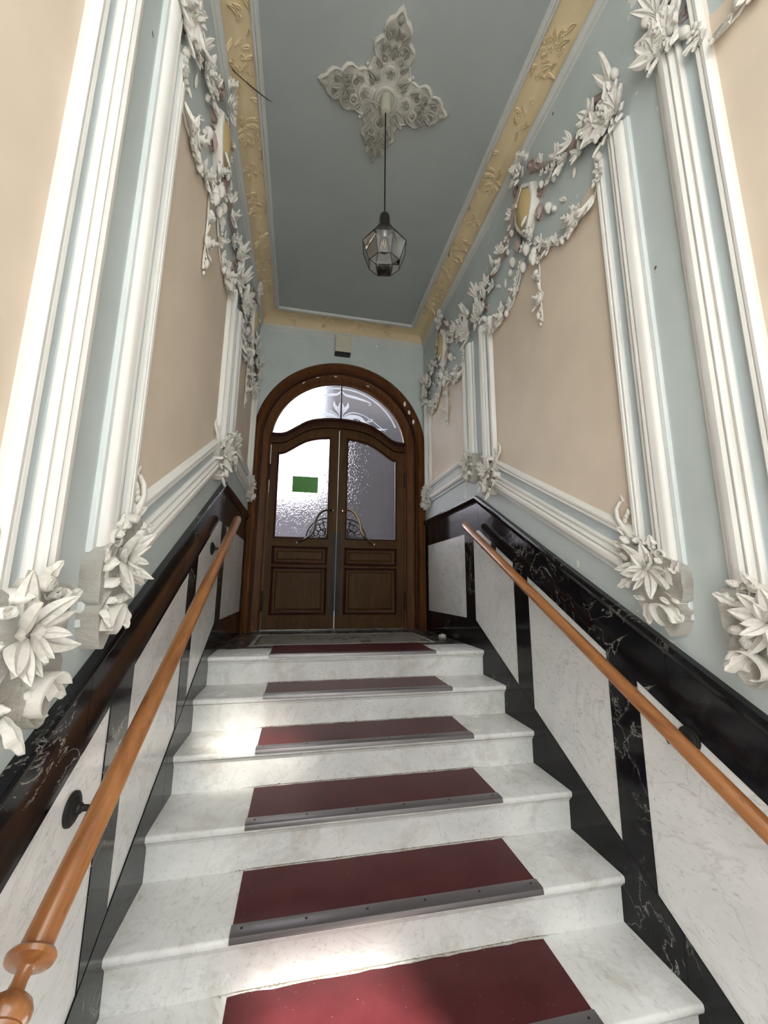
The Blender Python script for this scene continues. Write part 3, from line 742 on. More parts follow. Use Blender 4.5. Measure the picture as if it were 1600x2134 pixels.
        P('blossom', .29*sg, 2.76, 0, .030, .03, .1); P('blossom', .24*sg, 2.80, 0, .026, .03, .1); spray(.24*sg, 2.76, dn, 4, .08, 1.8, 'oak', .02)
        P('blossom', .19*sg, 2.84, 0, .024, .03, .1); P('bud', .17*sg, 2.80, dn, .05, .02, .1); spray(.17*sg, 2.92, 1.57-.6*sg, 3, .07, 1.2)
    return t

def plate(s, c, pts, w0, w1, seedv, name, t, mt=None):
    """rough dished plaster slab: outline pts (y,z), rim height w0, middle height w1"""
    rnd = random.Random(seedv); rows = []
    n = len(pts); P2 = []
    for i in range(n):          # smooth outline
        a = Vector(pts[i]); b = Vector(pts[(i+1) % n]); P2 += [a*0.75+b*0.25, a*0.25+b*0.75]
    rows.append([FW[s](p.x, p.y, 0) for p in P2])
    for q in (1.0, 0.93, 0.75, 0.5, 0.25, 0.03):
        h = w0+(w1-w0)*(1-q)**0.8
        rows.append([FW[s](c[0]+(p.x-c[0])*q, c[1]+(p.y-c[1])*q, h+(rnd.random()-.5)*0.006*(q > .1)) for p in P2])
    return obj(name, MB().grid(rows, True, True), mt or M_STUCR, t, smooth=75)

def corner(s, y0, z0, d, label, slope, sc=1.0, seed=1):
    """rosette of leaves and torn slabs on the lower corner of a panel; d = +1 when the panel lies towards the door"""
    rnd = random.Random(seed)
    t = thing('corner_ornament', label, 'stucco ornament', FW[s](y0, z0, 0), 'stucco corner ornaments')
    def Q(u, v): return (y0+d*u*sc, z0+(v+slope*u*0.85)*sc)
    def A(a): return a if d > 0 else pi-a
    c = (0.125, 0.115)
    plate(s, Q(.06, .12), [Q(*p) for p in ((-.012, .19), (.05, .195), (.10, .19), (.115, .14), (.09, .07), (.03, .04), (-.005, .06), (-.014, .12))], .048, .030, seed, 'shell_slab', t)
    plate(s, Q(.07, .0), [Q(*p) for p in ((-.004, .05), (.07, .07), (.12, .05), (.105, -.03), (.055, -.085), (.035, -.075), (.005, -.02))], .052, .040, seed+1, 'torn_slab', t)
    plate(s, Q(.145, .0), [Q(*p) for p in ((.11, .06), (.18, .06), (.185, .0), (.165, -.05), (.13, -.06), (.105, -.04))], .050, .042, seed+2, 'torn_slab', t)
    plate(s, Q(.215, .13), [Q(*p) for p in ((.17, .19), (.21, .215), (.245, .19), (.25, .13), (.235, .075), (.18, .07))], .040, .046, seed+3, 'shell_slab', t)
    plate(s, Q(.14, .12), [Q(*p) for p in ((.07, .17), (.13, .20), (.19, .18), (.205, .12), (.19, .06), (.13, .04), (.07, .06), (.055, .11))], .044, .052, seed+4, 'hub_slab', t)
    cy, cz = Q(*c)
    for i in range(9):
        a = 2*pi*i/9+rnd.uniform(-.22, .22)+.3; L = rnd.uniform(.070, .118)*sc
        inst('petal', ME['petal'], t, basis(s, cy+cos(a)*.010, cz+sin(a)*.010, .048, a, (L, L*rnd.uniform(1.0, 1.7), L*1.1), rnd.uniform(-.10, .28), rnd.uniform(-.7, .7)))
    for i in range(6):
        a = 2*pi*i/6+rnd.uniform(-.3, .3); L = rnd.uniform(.045, .07)*sc
        inst('petal', ME['petal'], t, basis(s, cy, cz, .060, a, (L, L*1.5, L*1.2), rnd.uniform(.1, .5), rnd.uniform(-.6, .6)))
    for i in range(11):         # broken chips of plaster
        a = 2*pi*i/11+rnd.uniform(-.2, .2); rr_ = rnd.uniform(.075, .125); u0 = c[0]+cos(a)*rr_; v0 = c[1]+sin(a)*rr_*1.1
        sz = rnd.uniform(.012, .026); an = rnd.uniform(0, 6)
        pts = [Q(u0+sz*k_*cos(an+q), v0+sz*k_*sin(an+q)*rnd.uniform(.5, 1)) for q, k_ in ((0, 1.3), (.9, .8), (1.8, .9), (3.0, 1.2), (4.2, .8), (5.3, 1.0))]
        plate(s, Q(u0, v0), pts, .050+rnd.uniform(0, .014), .056+rnd.uniform(0, .016), seed*7+i, 'plaster_chip', t, M_STUC)
    # curled strap
    rows = []
    for i in range(15):
        q = i/14; a = q*1.55*pi; r = .055*(1-.62*q)
        u = .045-r*cos(a)*1.0+.02; v = -.015+r*sin(a)*.9-.02*q
        b_ = Q(u, v); 
        rows.append([FW[s](b_[0], b_[1], .045), FW[s](b_[0], b_[1], .082-.010*q), FW[s](b_[0]+d*.007, b_[1]+.004, .082-.010*q), FW[s](b_[0]+d*.007, b_[1]+.004, .045)])
    obj('curled_strap', MB().grid(rows, True, True), M_STUC, t, smooth=50)
    inst('scroll', volR, t, basis(s, *Q(.070, .195), .030, A(.6), .030*sc, .1))
    for (u, v), an, L in (((.10, .20), 1.9, .06), ((.20, .05), -.6, .07), ((.15, -.02), -1.9, .08), ((.03, .15), 2.6, .06), ((.22, .16), .5, .06), ((.06, .02), -2.4, .09)):
        inst('petal', ME['oak'], t, basis(s, *Q(u, v), .040, A(an), L*sc, rnd.uniform(0, .3), rnd.uniform(-.5, .5)))
    # tendril reaching into the field
    pts = [Q(*p) for p in ((.205, .20), (.235, .235), (.262, .265), (.275, .30), (.262, .335), (.245, .345), (.25, .37))]
    obj('tendril', MB().tube([FW[s](y, z, .016+.012*sin(i)) for i, (y, z) in enumerate(pts)], [.014, .012, .009, .009, .008, .006, .002], 7), M_STUC, t, smooth=60)
    for u, v in ((.225, .275), (.215, .295), (.235, .255)):
        yy, zz = Q(u, v); inst('bud', ME['bud'], t, basis(s, yy, zz, .012, A(1.8), .030*sc, .2))
    inst('leaf', ME['leaf'], t, basis(s, *Q(.215, .20), .012, A(.9), .07*sc, .2))
    return t
volR = volutemesh('curl', M_STUC, 1.3, 22, .5)

garland('R', -0.88, 0.75, 'stucco flower garland with ochre shield over the large middle panel of the right wall', seed=3)
garland('L', -0.88, 0.75, 'stucco flower garland with ochre shield over the large middle panel of the left wall', seed=5)
garland('R', 0.64, 0.63, 'small stucco flower garland with ochre shield next to the door, right wall', seed=8)
garland('L', 0.64, 0.63, 'small dense stucco garland next to the door, left wall', seed=9)
garland('R', -2.53, 0.76, 'stucco garland end cut by the top right corner of the photo', ymin=-2.35, seed=12)

ZBn, ZBf = BB-SL*1.635, BB-SL*0.128
corner('R', -1.635, ZBn, 1, 'leafy stucco knot at the near lower corner of the middle panel, right wall', SL, 1.0, 21)
corner('L', -1.635, ZBn, 1, 'leafy stucco knot at the near lower corner of the middle panel, left wall', SL, 1.0, 22)
corner('R', -0.128, ZBf, -1, 'stucco knot at the far upper end of the sloping moulding, right wall', -SL, 0.95, 23)
corner('L', -0.128, ZBf, -1, 'stucco knot at the far upper end of the sloping moulding, left wall', -SL, 0.95, 24)
corner('R', -0.005, 1.315, 1, 'stucco knot on the near lower corner of the panel beside the door, right wall', 0, 0.85, 25)
corner('L', -0.005, 1.315, 1, 'stucco knot on the near lower corner of the panel beside the door, left wall', 0, 0.85, 26)
corner('R', 1.290, 1.315, -1, 'small stucco knot touching the door casing, right wall', 0, 0.8, 27)
corner('L', 1.290, 1.315, -1, 'small stucco knot touching the door casing, left wall', 0, 0.8, 28)
corner('R', -1.775, BB+SL*-1.80+.01, -1, 'stucco knot cut by the right edge of the photo', -SL*.3, 1.0, 29)
corner('L', -1.775, BB+SL*-1.80+.01, -1, 'largest stucco knot, cut by the left edge of the photo', -SL*.3, 1.0, 30)

# cove relief
def sprig(s, yc, n, sp, seed, back=False, xc=0):
    rnd = random.Random(seed); mb = MB()
    for i in range(n):
        c = 0.034+rnd.random()*0.12; y = yc+rnd.gauss(0, sp)
        tt = math.acos(max(-1, min(1, 1-(c-0.022)/0.142))); z = ZC+0.056+(ZT-ZC-0.062)*sin(tt)
        nx, nz = cos(tt), -sin(tt)  # roughly out of the cove
        def P(cc, yy, h):
            ta = math.acos(max(-1, min(1, 1-(cc-0.022)/0.142))); zz = ZC+0.056+(ZT-ZC-0.062)*sin(ta)
            q = (cc+cos(ta)*0, yy, zz); o = Vector((cos(ta)*.7, 0, -sin(ta)*.9-.2)).normalized()*h
            cc2 = cc+o.x; zz2 = zz+o.z
            if back: return (xc+yy, YB-cc2, zz2)
            return (XR-cc2, yy, zz2) if s == 'R' else (XL+cc2, yy, zz2)
        a = rnd.uniform(0, 2*pi); L = rnd.uniform(.018, .038); w = L*rnd.uniform(.3, .5)
        if rnd.random() < .3:
            for q in range(5):
                b = 2*pi*q/5+a; r0 = .011
                row1 = [P(min(.158, max(.026, c+cos(b)*r0+cos(e)*.007)), y+sin(b)*r0+sin(e)*.007, -.001) for e in [2*pi*m_/6 for m_ in range(6)]]
                row2 = [P(min(.158, max(.026, c+cos(b)*r0+cos(e)*.003)), y+sin(b)*r0+sin(e)*.003, .007) for e in [2*pi*m_/6 for m_ in range(6)]]
                mb.grid([row1, row2], True, True)
        else:
            rows = []
            for m_ in range(5):
                q = m_/4; ww = w*sin(pi*(.08+.88*q)); cc = c+cos(a)*L*(q-.5)*1.6+.008*sin(q*3); yy = y+sin(a)*L*(q-.5)*1.6
                g = lambda o, h: P(min(.158, max(.026, cc-sin(a)*o)), yy+cos(a)*o, h)
                rows.append([g(-ww, -.001), g(-ww*.5, .009), g(0, .004), g(ww*.5, .009), g(ww, -.001)])
            mb.grid(rows, True, True)
    return mb
for s, ys in (('R', ((-1.30, 26, .075), (-.98, 9, .035), (-.58, 26, .07), (-.28, 9, .035), (0.02, 24, .07), (.30, 8, .03), (.52, 20, .06), (.82, 14, .07), (-1.62, 12, .05))),
              ('L', ((-1.15, 7, .04), (-.92, 15, .055), (-.55, 26, .07), (-.33, 9, .035), (-.05, 22, .06), (.28, 9, .04), (.55, 20, .06), (.85, 12, .06)))):
    for i, (y, n, sp) in enumerate(ys): obj('cove_relief', sprig(s, y, n, sp, 100+i), M_COVE, tc, smooth=50)
for i, (x, n) in enumerate(((-.35, 9), (0.0, 8), (0.35, 9), (0.7, 9))):
    obj('cove_relief', sprig('R', x, n, .05, 200+i, True), M_COVE, tc, smooth=50)

# ------------------------------------------------------------------ ceiling rosette
RC = (0.228, -0.90)
t = thing('ceiling_rosette', 'cream plaster rosette with four pointed lobed arms on the blue-grey ceiling', 'ceiling ornament', (RC[0], RC[1], ZT))
half = [(0.405, 0.0), (0.388, .018), (.362, .032), (.350, .055), (.325, .075), (.298, .078), (.280, .072), (.268, .090), (.248, .112), (.222, .118), (.200, .108), (.184, .100), (.168, .110), (.150, .116), (.128, .122)]
outl = []
for q in range(4):
    a = q*pi/2+0.03
    k_ = 1.0 if q % 2 == 0 else (1.0 if q == 3 else .93)
    pts = [(r*k_, w) for r, w in half][::-1]
    seq = [(r, -w) for r, w in pts]+[(r, w) for r, w in pts[::-1][1:]]
    outl += [(r*cos(a)-w*sin(a), r*sin(a)+w*cos(a)) for r, w in seq]
def fcl(x, y, h): return (RC[0]+x, RC[1]+y, ZT-h)
rows = []
for sc_, h in ((1.0, -0.001), (1.0, .007), (.985, .014), (.955, .016), (.93, .010), (.8, .012), (.6, .015), (.35, .022), (.02, .026)):
    rows.append([fcl(x*sc_, y*sc_, h) for x, y in outl])
obj('star_plate', MB().grid(rows, True, True), M_ROSETTE, t, smooth=50)
def cbasis(x, y, h, ang, sc, tilt=0):
    n = Vector((0, 0, -1)); e1 = Vector((cos(ang), sin(ang), 0)); e1t = e1*cos(tilt)+n*sin(tilt); nn = n*cos(tilt)-e1*sin(tilt); e2 = nn.cross(e1t)
    M = Matrix((e1t*sc, e2*sc, nn*sc)).transposed().to_4x4(); M.translation = fcl(x, y, h); return M
CM = dict(leaf=leafmesh('relief_leaf', M_ROSETTE), blossom=blossommesh('relief_blossom', M_ROSETTE), bud=budmesh('relief_bud', M_ROSETTE), scroll=volutemesh('relief_scroll', M_ROSETTE, 1.2, 20, .35))
def ringm(R_, r_, n=18):
    rows = [[((R_+r_*cos(b))*cos(a), (R_+r_*cos(b))*sin(a), r_*sin(b)) for b in [2*pi*j/6 for j in range(6)]] for a in [2*pi*i/n for i in range(n+1)]]
    return MB().grid(rows, True).mesh('relief_ring', M_ROSETTE, smooth=60)
RM = ringm(.034, .009); RM2 = ringm(.022, .0075); RB = ringm(.062, .010, 24)
inst('centre_ring', RB, t, cbasis(0, 0, .024, 0, 1.0))
for q in range(4):
    a = q*pi/2+.03; ca, sa = cos(a), sin(a)
    def G(nm, me, r, w, ang, sc, h=.014, tilt=.1):
        inst(nm, me, t, cbasis(r*ca-w*sa, r*sa+w*ca, h+.003, a+ang, sc*(1.25 if nm != 'relief_ring' else 1), tilt))
    G('relief_ring', RM, .125, 0, 0, 1.0); G('relief_blossom', CM['blossom'], .125, 0, 0, .022)
    for sg in (-1, 1):
        G('relief_ring', RM2, .185, .045*sg, 0, 1.0); G('relief_bud', CM['bud'], .176, .045*sg, 0, .022)
        G('relief_scroll', CM['scroll'], .235, .048*sg, 1.5*sg, .026); G('relief_leaf', CM['leaf'], .265, .035*sg, .5*sg, .045)
        G('relief_scroll', CM['scroll'], .30, .028*sg, -1*sg, .017); G('relief_leaf', CM['leaf'], .14, .055*sg, .6*sg, .05)
        G('relief_leaf', CM['leaf'], .205, .065*sg, .2*sg, .04); G('relief_leaf', CM['leaf'], .085, .055*sg, .9*sg, .035, .02)
    G('relief_blossom', CM['blossom'], .235, 0, 0, .024); G('relief_leaf', CM['leaf'], .27, 0, 0, .05); G('relief_bud', CM['bud'], .34, 0, 0, .032)
    G('relief_leaf', CM['leaf'], .185, 0, 0, .035)
    b = a+pi/4
    inst('relief_leaf', CM['leaf'], t, cbasis(.10*cos(b), .10*sin(b), .012, b, .07))
    for rr_, sc_ in ((.165, .017), (.188, .012)):
        obj('knob', MB().ell(fcl(rr_*cos(b), rr_*sin(b), .008), (sc_, sc_, sc_*.8), 10, 6), M_ROSETTE, t, smooth=60)

# ------------------------------------------------------------------ pendant lamp
LX, LY = 0.231, -0.90
t = thing('pendant_lamp', 'small faceted smoky glass pendant lamp hanging on a thin black cord', 'lamp', (LX, LY, ZT))
mb = MB().lathe([(.036, 0), (.036, -.02), (.033, -.05), (.032, -.085), (.026, -.098), (.006, -.102)], (LX, LY, ZT-.022), (0, 0, 1), 22)
obj('ceiling_cup', mb, mat('cup_plastic', (0.40, 0.39, 0.32), 0.5), t, smooth=40)
obj('cord', MB().tube([(LX, LY, ZT-.12), (LX, LY, 2.50)], .0042, 8), M_BLK, t, smooth=60)
obj('socket', MB().lathe([(.006, .105), (.018, .100), (.027, .088), (.030, .065), (.031, .030), (.034, .008), (.046, .0), (.046, -.006), (.03, -.01)], (LX, LY, 2.425), (0, 0, 1), 20), M_BLK, t, smooth=40)
obj('wire', MB().tube([(LX-.03, LY, ZT-.075), (LX-.07, LY+.015, ZT-.04), (LX-.12, LY+.02, ZT-.025), (LX-.17, LY+.03, ZT-.012)], .0028, 6), M_MAUVE, t, smooth=60)
sh0, sh1 = 2.425, 2.165
# faceted shade: square top, wide hexagon-like waist, pentagonal bottom opening
def poly(n, r, z, ph): return [(LX+r*cos(2*pi*i/n+ph), LY+r*sin(2*pi*i/n+ph), z) for i in range(n)]
N = 8; ph = 0.20
T_ = poly(N, .046, 2.422, ph); W_ = poly(N, .128, 2.305, ph); B_ = poly(N, .090, 2.195, ph)
edges = []; panes = []
for i in range(N):
    j = (i+1) % N
    edges += [(T_[i], T_[j]), (T_[i], W_[i]), (W_[i], W_[j]), (W_[i], B_[i]), (B_[i], B_[j])]
    panes += [[T_[i], T_[j], W_[j], W_[i]], [W_[i], W_[j], B_[j], B_[i]]]
mb = MB()
for a, b in edges: mb.tube([a, b], .0022, 5)
obj('leading', mb, M_LEAD, t)
for p in panes: obj('pane', MB().add(p, [tuple(range(len(p)))]), M_SHADE, t)
obj('bulb_neck', MB().lathe([(.020, 0), (.021, -.02), (.019, -.045), (.015, -.055)], (LX, LY, 2.42), (0, 0, 1), 16), mat('bulb_metal', (.4, .4, .38), .3, .9), t, smooth=40)
obj('bulb', MB().lathe([(.014, 0), (.017, -.015), (.026, -.040), (.030, -.060), (.026, -.080), (.012, -.092), (.001, -.094)], (LX, LY, 2.365), (0, 0, 1), 16), M_BULB, t, smooth=60)
obj('filament', MB().tube([(LX-.006, LY, 2.35), (LX-.006, LY, 2.32), (LX, LY, 2.305), (LX+.006, LY, 2.32), (LX+.006, LY, 2.35)], .003, 6), mat('filament_support', (.75, .55, .38), .4), t, smooth=60)

# ------------------------------------------------------------------ door
door = thing('door_1', '', 'structure', (DX, YB+0.12, 0))
def apath(cx, r, n=40): return [(cx+r, 0.0)]+[(cx+r*cos(pi*i/n), ACZ+r*sin(pi*i/n)) for i in range(n+1)]+[(cx-r, 0.0)]
fD = lambda x, z, w: (x, YB-w, z)
# path runs counter-clockwise, interior on the left
cas = obj('door_casing', sweep(MB(), apath(ACX, .9275), [(0, -.001), (0, .012), (.006, .020), (.014, .024), (.022, .020), (.026, .022), (.045, .030), (.058, .028), (.066, .020), (.072, .022), (.078, .012), (.080, -.09)], fD), M_ARCH, door, smooth=35)
rev = obj('door_reveal', sweep(MB(), apath(ACX, .850), [(0, .0), (.002, -.060), (.010, -.062), (.014, -.085)], fD), M_DOORD, door, smooth=35)
fr = obj('door_frame', sweep(MB(), apath(DX, .868), [(0, -.085), (.018, -.085), (.022, -.075), (.030, -.073), (.036, -.080), (.046, -.084), (.108, -.084), (.114, -.090), (.120, -.098), (.131, -.100), (.133, -.14), (.0, -.14)], fD), M_ARCH, door, smooth=35)
for x, z in ((.932, 2.477), (.982, 2.383), (1.03, 2.273)):
    mb = MB(); rnd = random.Random(int(x*1000))
    q = [(x+U(.010, .018)*cos(k*pi/4), z+U(.014, .036)*sin(k*pi/4)) for k in range(8)]
    mb.prism(q, .02, .0315, fD); obj('paint_chip', mb, M_CHIP, cas)
for x, z, a_ in ((-.20, 2.66, .7), (-.05, 2.74, .3), (.15, 2.775, .05), (.52, 2.70, -.3)):
    q = [(x+.02*cos(k*pi/4)*cos(a_)-U(.004, .008)*sin(k*pi/4)*sin(a_), z+.02*cos(k*pi/4)*sin(a_)+U(.004, .008)*sin(k*pi/4)*cos(a_)) for k in range(8)]
    obj('paint_chip', MB().prism(q, -.072, -.07, fD), M_CHIP, fr)
TB = [(0, 1), (.1, .985), (.2, .94), (.3, .84), (.37, .72), (.45, .5), (.52, .28), (.58, .1), (.63, .02), (.75, 0)]
def brow(dx):
    dx = abs(dx)
    for (a, p), (b, q) in zip(TB, TB[1:]):
        if dx <= b: 
            u_ = (dx-a)/(b-a); return 2.045+.225*(p+(q-p)*u_)
    return 2.045
xs = [DX-DR+2*DR*i/48 for i in range(49)]
# transom bar
def strip(xs, ztop, zbot, w0, w1):
    rows = []
    for x in xs: rows.append([fD(x, zbot(x), w0), fD(x, zbot(x), w1), fD(x, ztop(x), w1), fD(x, ztop(x), w0)])
    return MB().grid(rows, True, True)
bt = lambda x: brow(x-DX)
tb = obj('transom_bar', strip(xs, bt, lambda x: bt(x)-.108, -.15, -.070), M_DOORD, door, smooth=30)
obj('top_bead', strip(xs, lambda x: bt(x)-.002, lambda x: bt(x)-.026, -.075, -.046), M_DOORD, tb, smooth=30)
obj('mid_bead', strip(xs, lambda x: bt(x)-.040, lambda x: bt(x)-.048, -.075, -.062), M_DOORD, tb, smooth=30)
obj('lower_bead', strip(xs, lambda x: bt(x)-.088, lambda x: bt(x)-.108, -.075, -.058), M_DOOR, tb, smooth=30)
nD = 60
for i in range(nD):
    x = DX-DR+.01+(2*DR-.02)*i/(nD-1)
    mb = MB().prism([(x-.007, bt(x-.007)-.082), (x+.007, bt(x+.007)-.082), (x+.007, bt(x+.007)-.058), (x-.007, bt(x-.007)-.058)], -.072, -.062, fD)
    obj('dentil', mb, M_DOOR, tb)
# fanlight
fan = thing('fanlight', '', 'structure', (DX, YB+.12, 2.1)); fan.name = 'window_1'; WL['window_1'] = (DX, YB+.12, 2.1)
for sg in (-1, 1):
    pl = []
    xa = [DX+sg*(.004+(.728-.004)*i/24) for i in range(25)]
    low = [(x, brow(x-DX)-.01) for x in xa]
    hi = [(x, ACZ+sqrt(max(0, .742**2-(x-DX)**2))) for x in xa][::-1]
    hi = [(x, max(z, brow(x-DX))) for x, z in hi]
    mb = MB().prism(low+hi, -.120, -.122, fD); obj('pane', mb, M_FAN, fan)
obj('muntin', MB().box((DX-.007, YB+.100, 2.25), (DX+.007, YB+.128, 2.71)), M_DOORD, fan)
def ribbon2(pts, wds, nm='etched_line'):
    P = []
    for i in range(len(pts)-1):         # subdivide (catmull)
        p0 = Vector(pts[max(i-1, 0)]); p1 = Vector(pts[i]); p2 = Vector(pts[i+1]); p3 = Vector(pts[min(i+2, len(pts)-1)])
        for j in range(4):
            u_ = j/4; P.append((0.5*((2*p1)+(-p0+p2)*u_+(2*p0-5*p1+4*p2-p3)*u_*u_+(-p0+3*p1-3*p2+p3)*u_**3), wds[i]+(wds[i+1]-wds[i])*u_))
    P.append((Vector(pts[-1]), wds[-1])); L = []; Rr = []
    for i, (p, w) in enumerate(P):
        d = (P[min(i+1, len(P)-1)][0]-P[max(i-1, 0)][0]).normalized(); nn = Vector((-d.y, d.x))*w
        L.append(p+nn); Rr.append(p-nn)
    rows = [[fD(a.x, a.y, -.1185), fD(b.x, b.y, -.1185)] for a, b in zip(L, Rr)]
    rows2 = [[fD(a.x, a.y, -.1195), fD(b.x, b.y, -.1195)] for a, b in zip(L, Rr)]
    return obj(nm, MB().grid(rows).grid(rows2), M_ETCH, fan)
def mir(p): return [(2*DX-x, z) for x, z in p]
E_ = [([(.232, 2.285), (.245, 2.364), (.273, 2.415), (.300, 2.452), (.302, 2.502)], [.004, .013, .022, .016, .002], 'etched_petal'),
      ([(.236, 2.29), (.285, 2.350), (.367, 2.382), (.47, 2.365), (.575, 2.309), (.681, 2.232), (.745, 2.183)], [.004, .006, .006, .005, .005, .004, .002], 'etched_line'),
      ([(.246, 2.278), (.320, 2.325), (.43, 2.328), (.514, 2.26), (.639, 2.206), (.766, 2.22)], [.012, .026, .020, .022, .014, .002], 'etched_leaf'),
      ([(.25, 2.275), (.33, 2.30), (.40, 2.275), (.42, 2.30)], [.005, .014, .008, .003], 'etched_leaf'),
      ([(.55, 2.32), (.53, 2.29), (.575, 2.30), (.585, 2.335)], [.003, .006, .006, .003], 'etched_line'),
      ([(.229, 2.635), (.269, 2.59), (.373, 2.569), (.488, 2.543), (.551, 2.522), (.562, 2.495), (.545, 2.485), (.54, 2.50)], [.004, .014, .016, .012, .006, .004, .004, .003], 'etched_line')]
for p, w, nm in E_:
    ribbon2(p, w, nm); ribbon2(mir(p), w, nm)
ribbon2([(.222, 2.29), (.205, 2.38), (.212, 2.45), (.222, 2.50)], [.004, .014, .018, .004], 'etched_petal'); ribbon2([(.228, 2.29), (.245, 2.38), (.240, 2.45), (.228, 2.50)], [.004, .014, .018, .004], 'etched_petal')
rim = [(DX+sg_*.69*cos(a), ACZ+.69*sin(a)) for sg_ in (1,) for a in [pi*.13+pi*.74*i/20 for i in range(21)]]
ribbon2(rim, [.008]*21, 'etched_border')
ribbon2([(-.02, 2.56), (-.12, 2.54), (-.228, 2.456), (-.301, 2.331), (-.334, 2.223)], [.014, .02, .024, .018, .004], 'etched_leaf')

# leaves
def build_leaf(sg):
    """sg -1 left leaf, +1 right leaf (x mirrored about the meeting line)"""
    X = lambda d: DX-.012+sg*d        # d = distance from the meeting edge outwards
    XX = lambda a, b: (min(X(a), X(b)), max(X(a), X(b)))
    G0 = .0045; wt = .743 if sg > 0 else .719
    w0, w1 = -.145, -.095       # leaf thickness
    top = lambda x: bt(x)-.100
    gtop = lambda x: bt(x)-.215
    st_i, st_o = .098, (.645 if sg > 0 else .640)
    zg0, zr = .935, (.855, .655, .615, .175)
    mb = MB()
    def rect(a, b, z0, z1): 
        x0, x1 = XX(a, b); mb.box((x0, YB-w1, z0), (x1, YB-w0, z1))
    def stile(a, b):
        x0, x1 = XX(a, b); n_ = 6
        xs_ = [x0+(x1-x0)*i/n_ for i in range(n_+1)]
        rows = [[fD(x, .012, w0), fD(x, .012, w1), fD(x, top(x), w1), fD(x, top(x), w0)] for x in xs_]; mb.grid(rows, True, True)
    stile(G0, st_i); stile(st_o, wt)
    x0, x1 = XX(st_i, st_o); n_ = 24; xs_ = [x0+(x1-x0)*i/n_ for i in range(n_+1)]
    rows = [[fD(x, gtop(x), w0), fD(x, gtop(x), w1), fD(x, top(x), w1), fD(x, top(x), w0)] for x in xs_]; mb.grid(rows, True, True)
    rect(st_i, st_o, .835, zg0); rect(st_i, st_o, .625, .665); rect(st_i, st_o, .012, .165)
    lf = obj('door_leaf', mb, M_DOOR, door, label='left leaf with green sticker, sky bright behind it' if sg < 0 else 'right leaf, darker glass', loc=(X(wt), YB+.12, .012))
    # glass
    poly_ = [(x0-.004, zg0-.004), (x1+.004, zg0-.004)]+[(x, gtop(x)+.004) for x in [x1+.004]+xs_[::-1]+[x0-.004]]
    obj('glass_pane', MB().prism(poly_, -.117, -.121, fD), M_GLASS, lf)
    # glazing bead
    gp = [(x0, zg0), (x1, zg0)]+[(x, gtop(x)) for x in xs_[::-1]]
    obj('glazing_bead', sweep(MB(), gp, [(-.010, w1), (-.008, w1+.008), (0, w1+.010), (.006, w1+.002), (.008, w1-.022)], fD, True), M_DOORD, lf, smooth=30)
    # raised panels
    for z0, z1 in ((.665, .835), (.165, .625)):
        p4 = [(x0, z0), (x1, z0), (x1, z1), (x0, z1)]
        obj('panel_moulding', sweep(MB(), p4, [(-.012, w1), (-.010, w1+.010), (-.002, w1+.013), (.006, w1+.006), (.010, w1-.008), (.022, w1-.012)], fD, True), M_DOORD, lf, smooth=30)
        obj('raised_panel', sweep(MB(), p4, [(.020, w1-.014), (.036, w1-.014), (.050, w1-.002), (.056, w1-.002), (min(.2, (z1-z0)/2-.001), w1-.002)], fD, True).prism([(x0, z0), (x1, z0), (x1, z1), (x0, z1)], -.125, -.115, fD), M_DOOR, lf, smooth=30)
    a_, b_ = XX(.02, wt-.02)
    obj('kick_board', MB().box((a_, YB+.088, .02), (b_, YB+.096, .128)), M_DOOR, lf)
    # push plate with rounded ends
    pc = X(G0+.023); pr = [(pc+.019*cos(q), .985+.024*sin(q)) for q in [pi*i/10 for i in range(11)]]+[(pc+.019*cos(q), .165+.024*sin(q)) for q in [pi+pi*i/10 for i in range(11)]]
    obj('push_plate', MB().prism(pr, w1, w1+.005, fD), M_IRON, lf)
    # hinges
    for zz in ((1.53, 1.71), (.19, .39)):
        xh = X(wt+.002); obj('hinge', MB().tube([(xh, YB+.088, zz[0]), (xh, YB+.088, zz[0]+.01), (xh, YB+.088, zz[1]-.01), (xh, YB+.088, zz[1])], [.004, .011, .011, .004], 10), M_IRON, lf, smooth=40)
    # pull handle
    pts = [(.167, 1.236), (.083, 1.227), (.022, 1.182), (-.010, 1.119), (-.016, 1.053), (-.038, .983), (-.097, .926), (-.191, .881)] if sg < 0 else [(.272, 1.235), (.344, 1.238), (.402, 1.199), (.446, 1.122), (.469, 1.013), (.514, .953), (.617, .883)]
    P = [Vector((x, 0, z)) for x, z in pts]; C = []
    for i in range(len(P)-1):
        p0, p1, p2, p3 = P[max(i-1, 0)], P[i], P[i+1], P[min(i+2, len(P)-1)]
        for j in range(5):
            u_ = j/5; C.append(0.5*((2*p1)+(-p0+p2)*u_+(2*p0-5*p1+4*p2-p3)*u_*u_+(-p0+3*p1-3*p2+p3)*u_**3))
    C.append(P[-1]); n_ = len(C)
    C = [(c_.x, YB+.095-.055*min(1, 5*min(i, n_-1-i)/n_+.0)-.004, c_.z) for i, c_ in enumerate(C)]
    hd = obj('pull_handle', MB().tube(C, [.010+.003*sin(pi*i/(n_-1)) for i in range(n_)], 10).lathe([(.017, 0), (.017, .008), (.010, .02)], (C[0][0], YB+.096, C[0][2]), (0, -1, 0), 14).lathe([(.017, 0), (.017, .008), (.010, .02)], (C[-1][0], YB+.096, C[-1][2]), (0, -1, 0), 14), M_BRASS if sg > 0 else M_BRONZE, lf, smooth=50)
    # corner grille: quarter oval with scrolls
    gx = X(st_i+.002); mb = MB()
    Yg = YB+.104
    def gpnt(u, v_): return (gx+sg*u, Yg, zg0+v_)
    mb.tube([gpnt(.215*sin(q), .215*cos(q)) for q in [pi/2*i/14 for i in range(15)]], .0075, 6)
    mb.tube([gpnt(.19*sin(q), .17*cos(q)) for q in [pi/2*i/14 for i in range(15)]], .0045, 6)
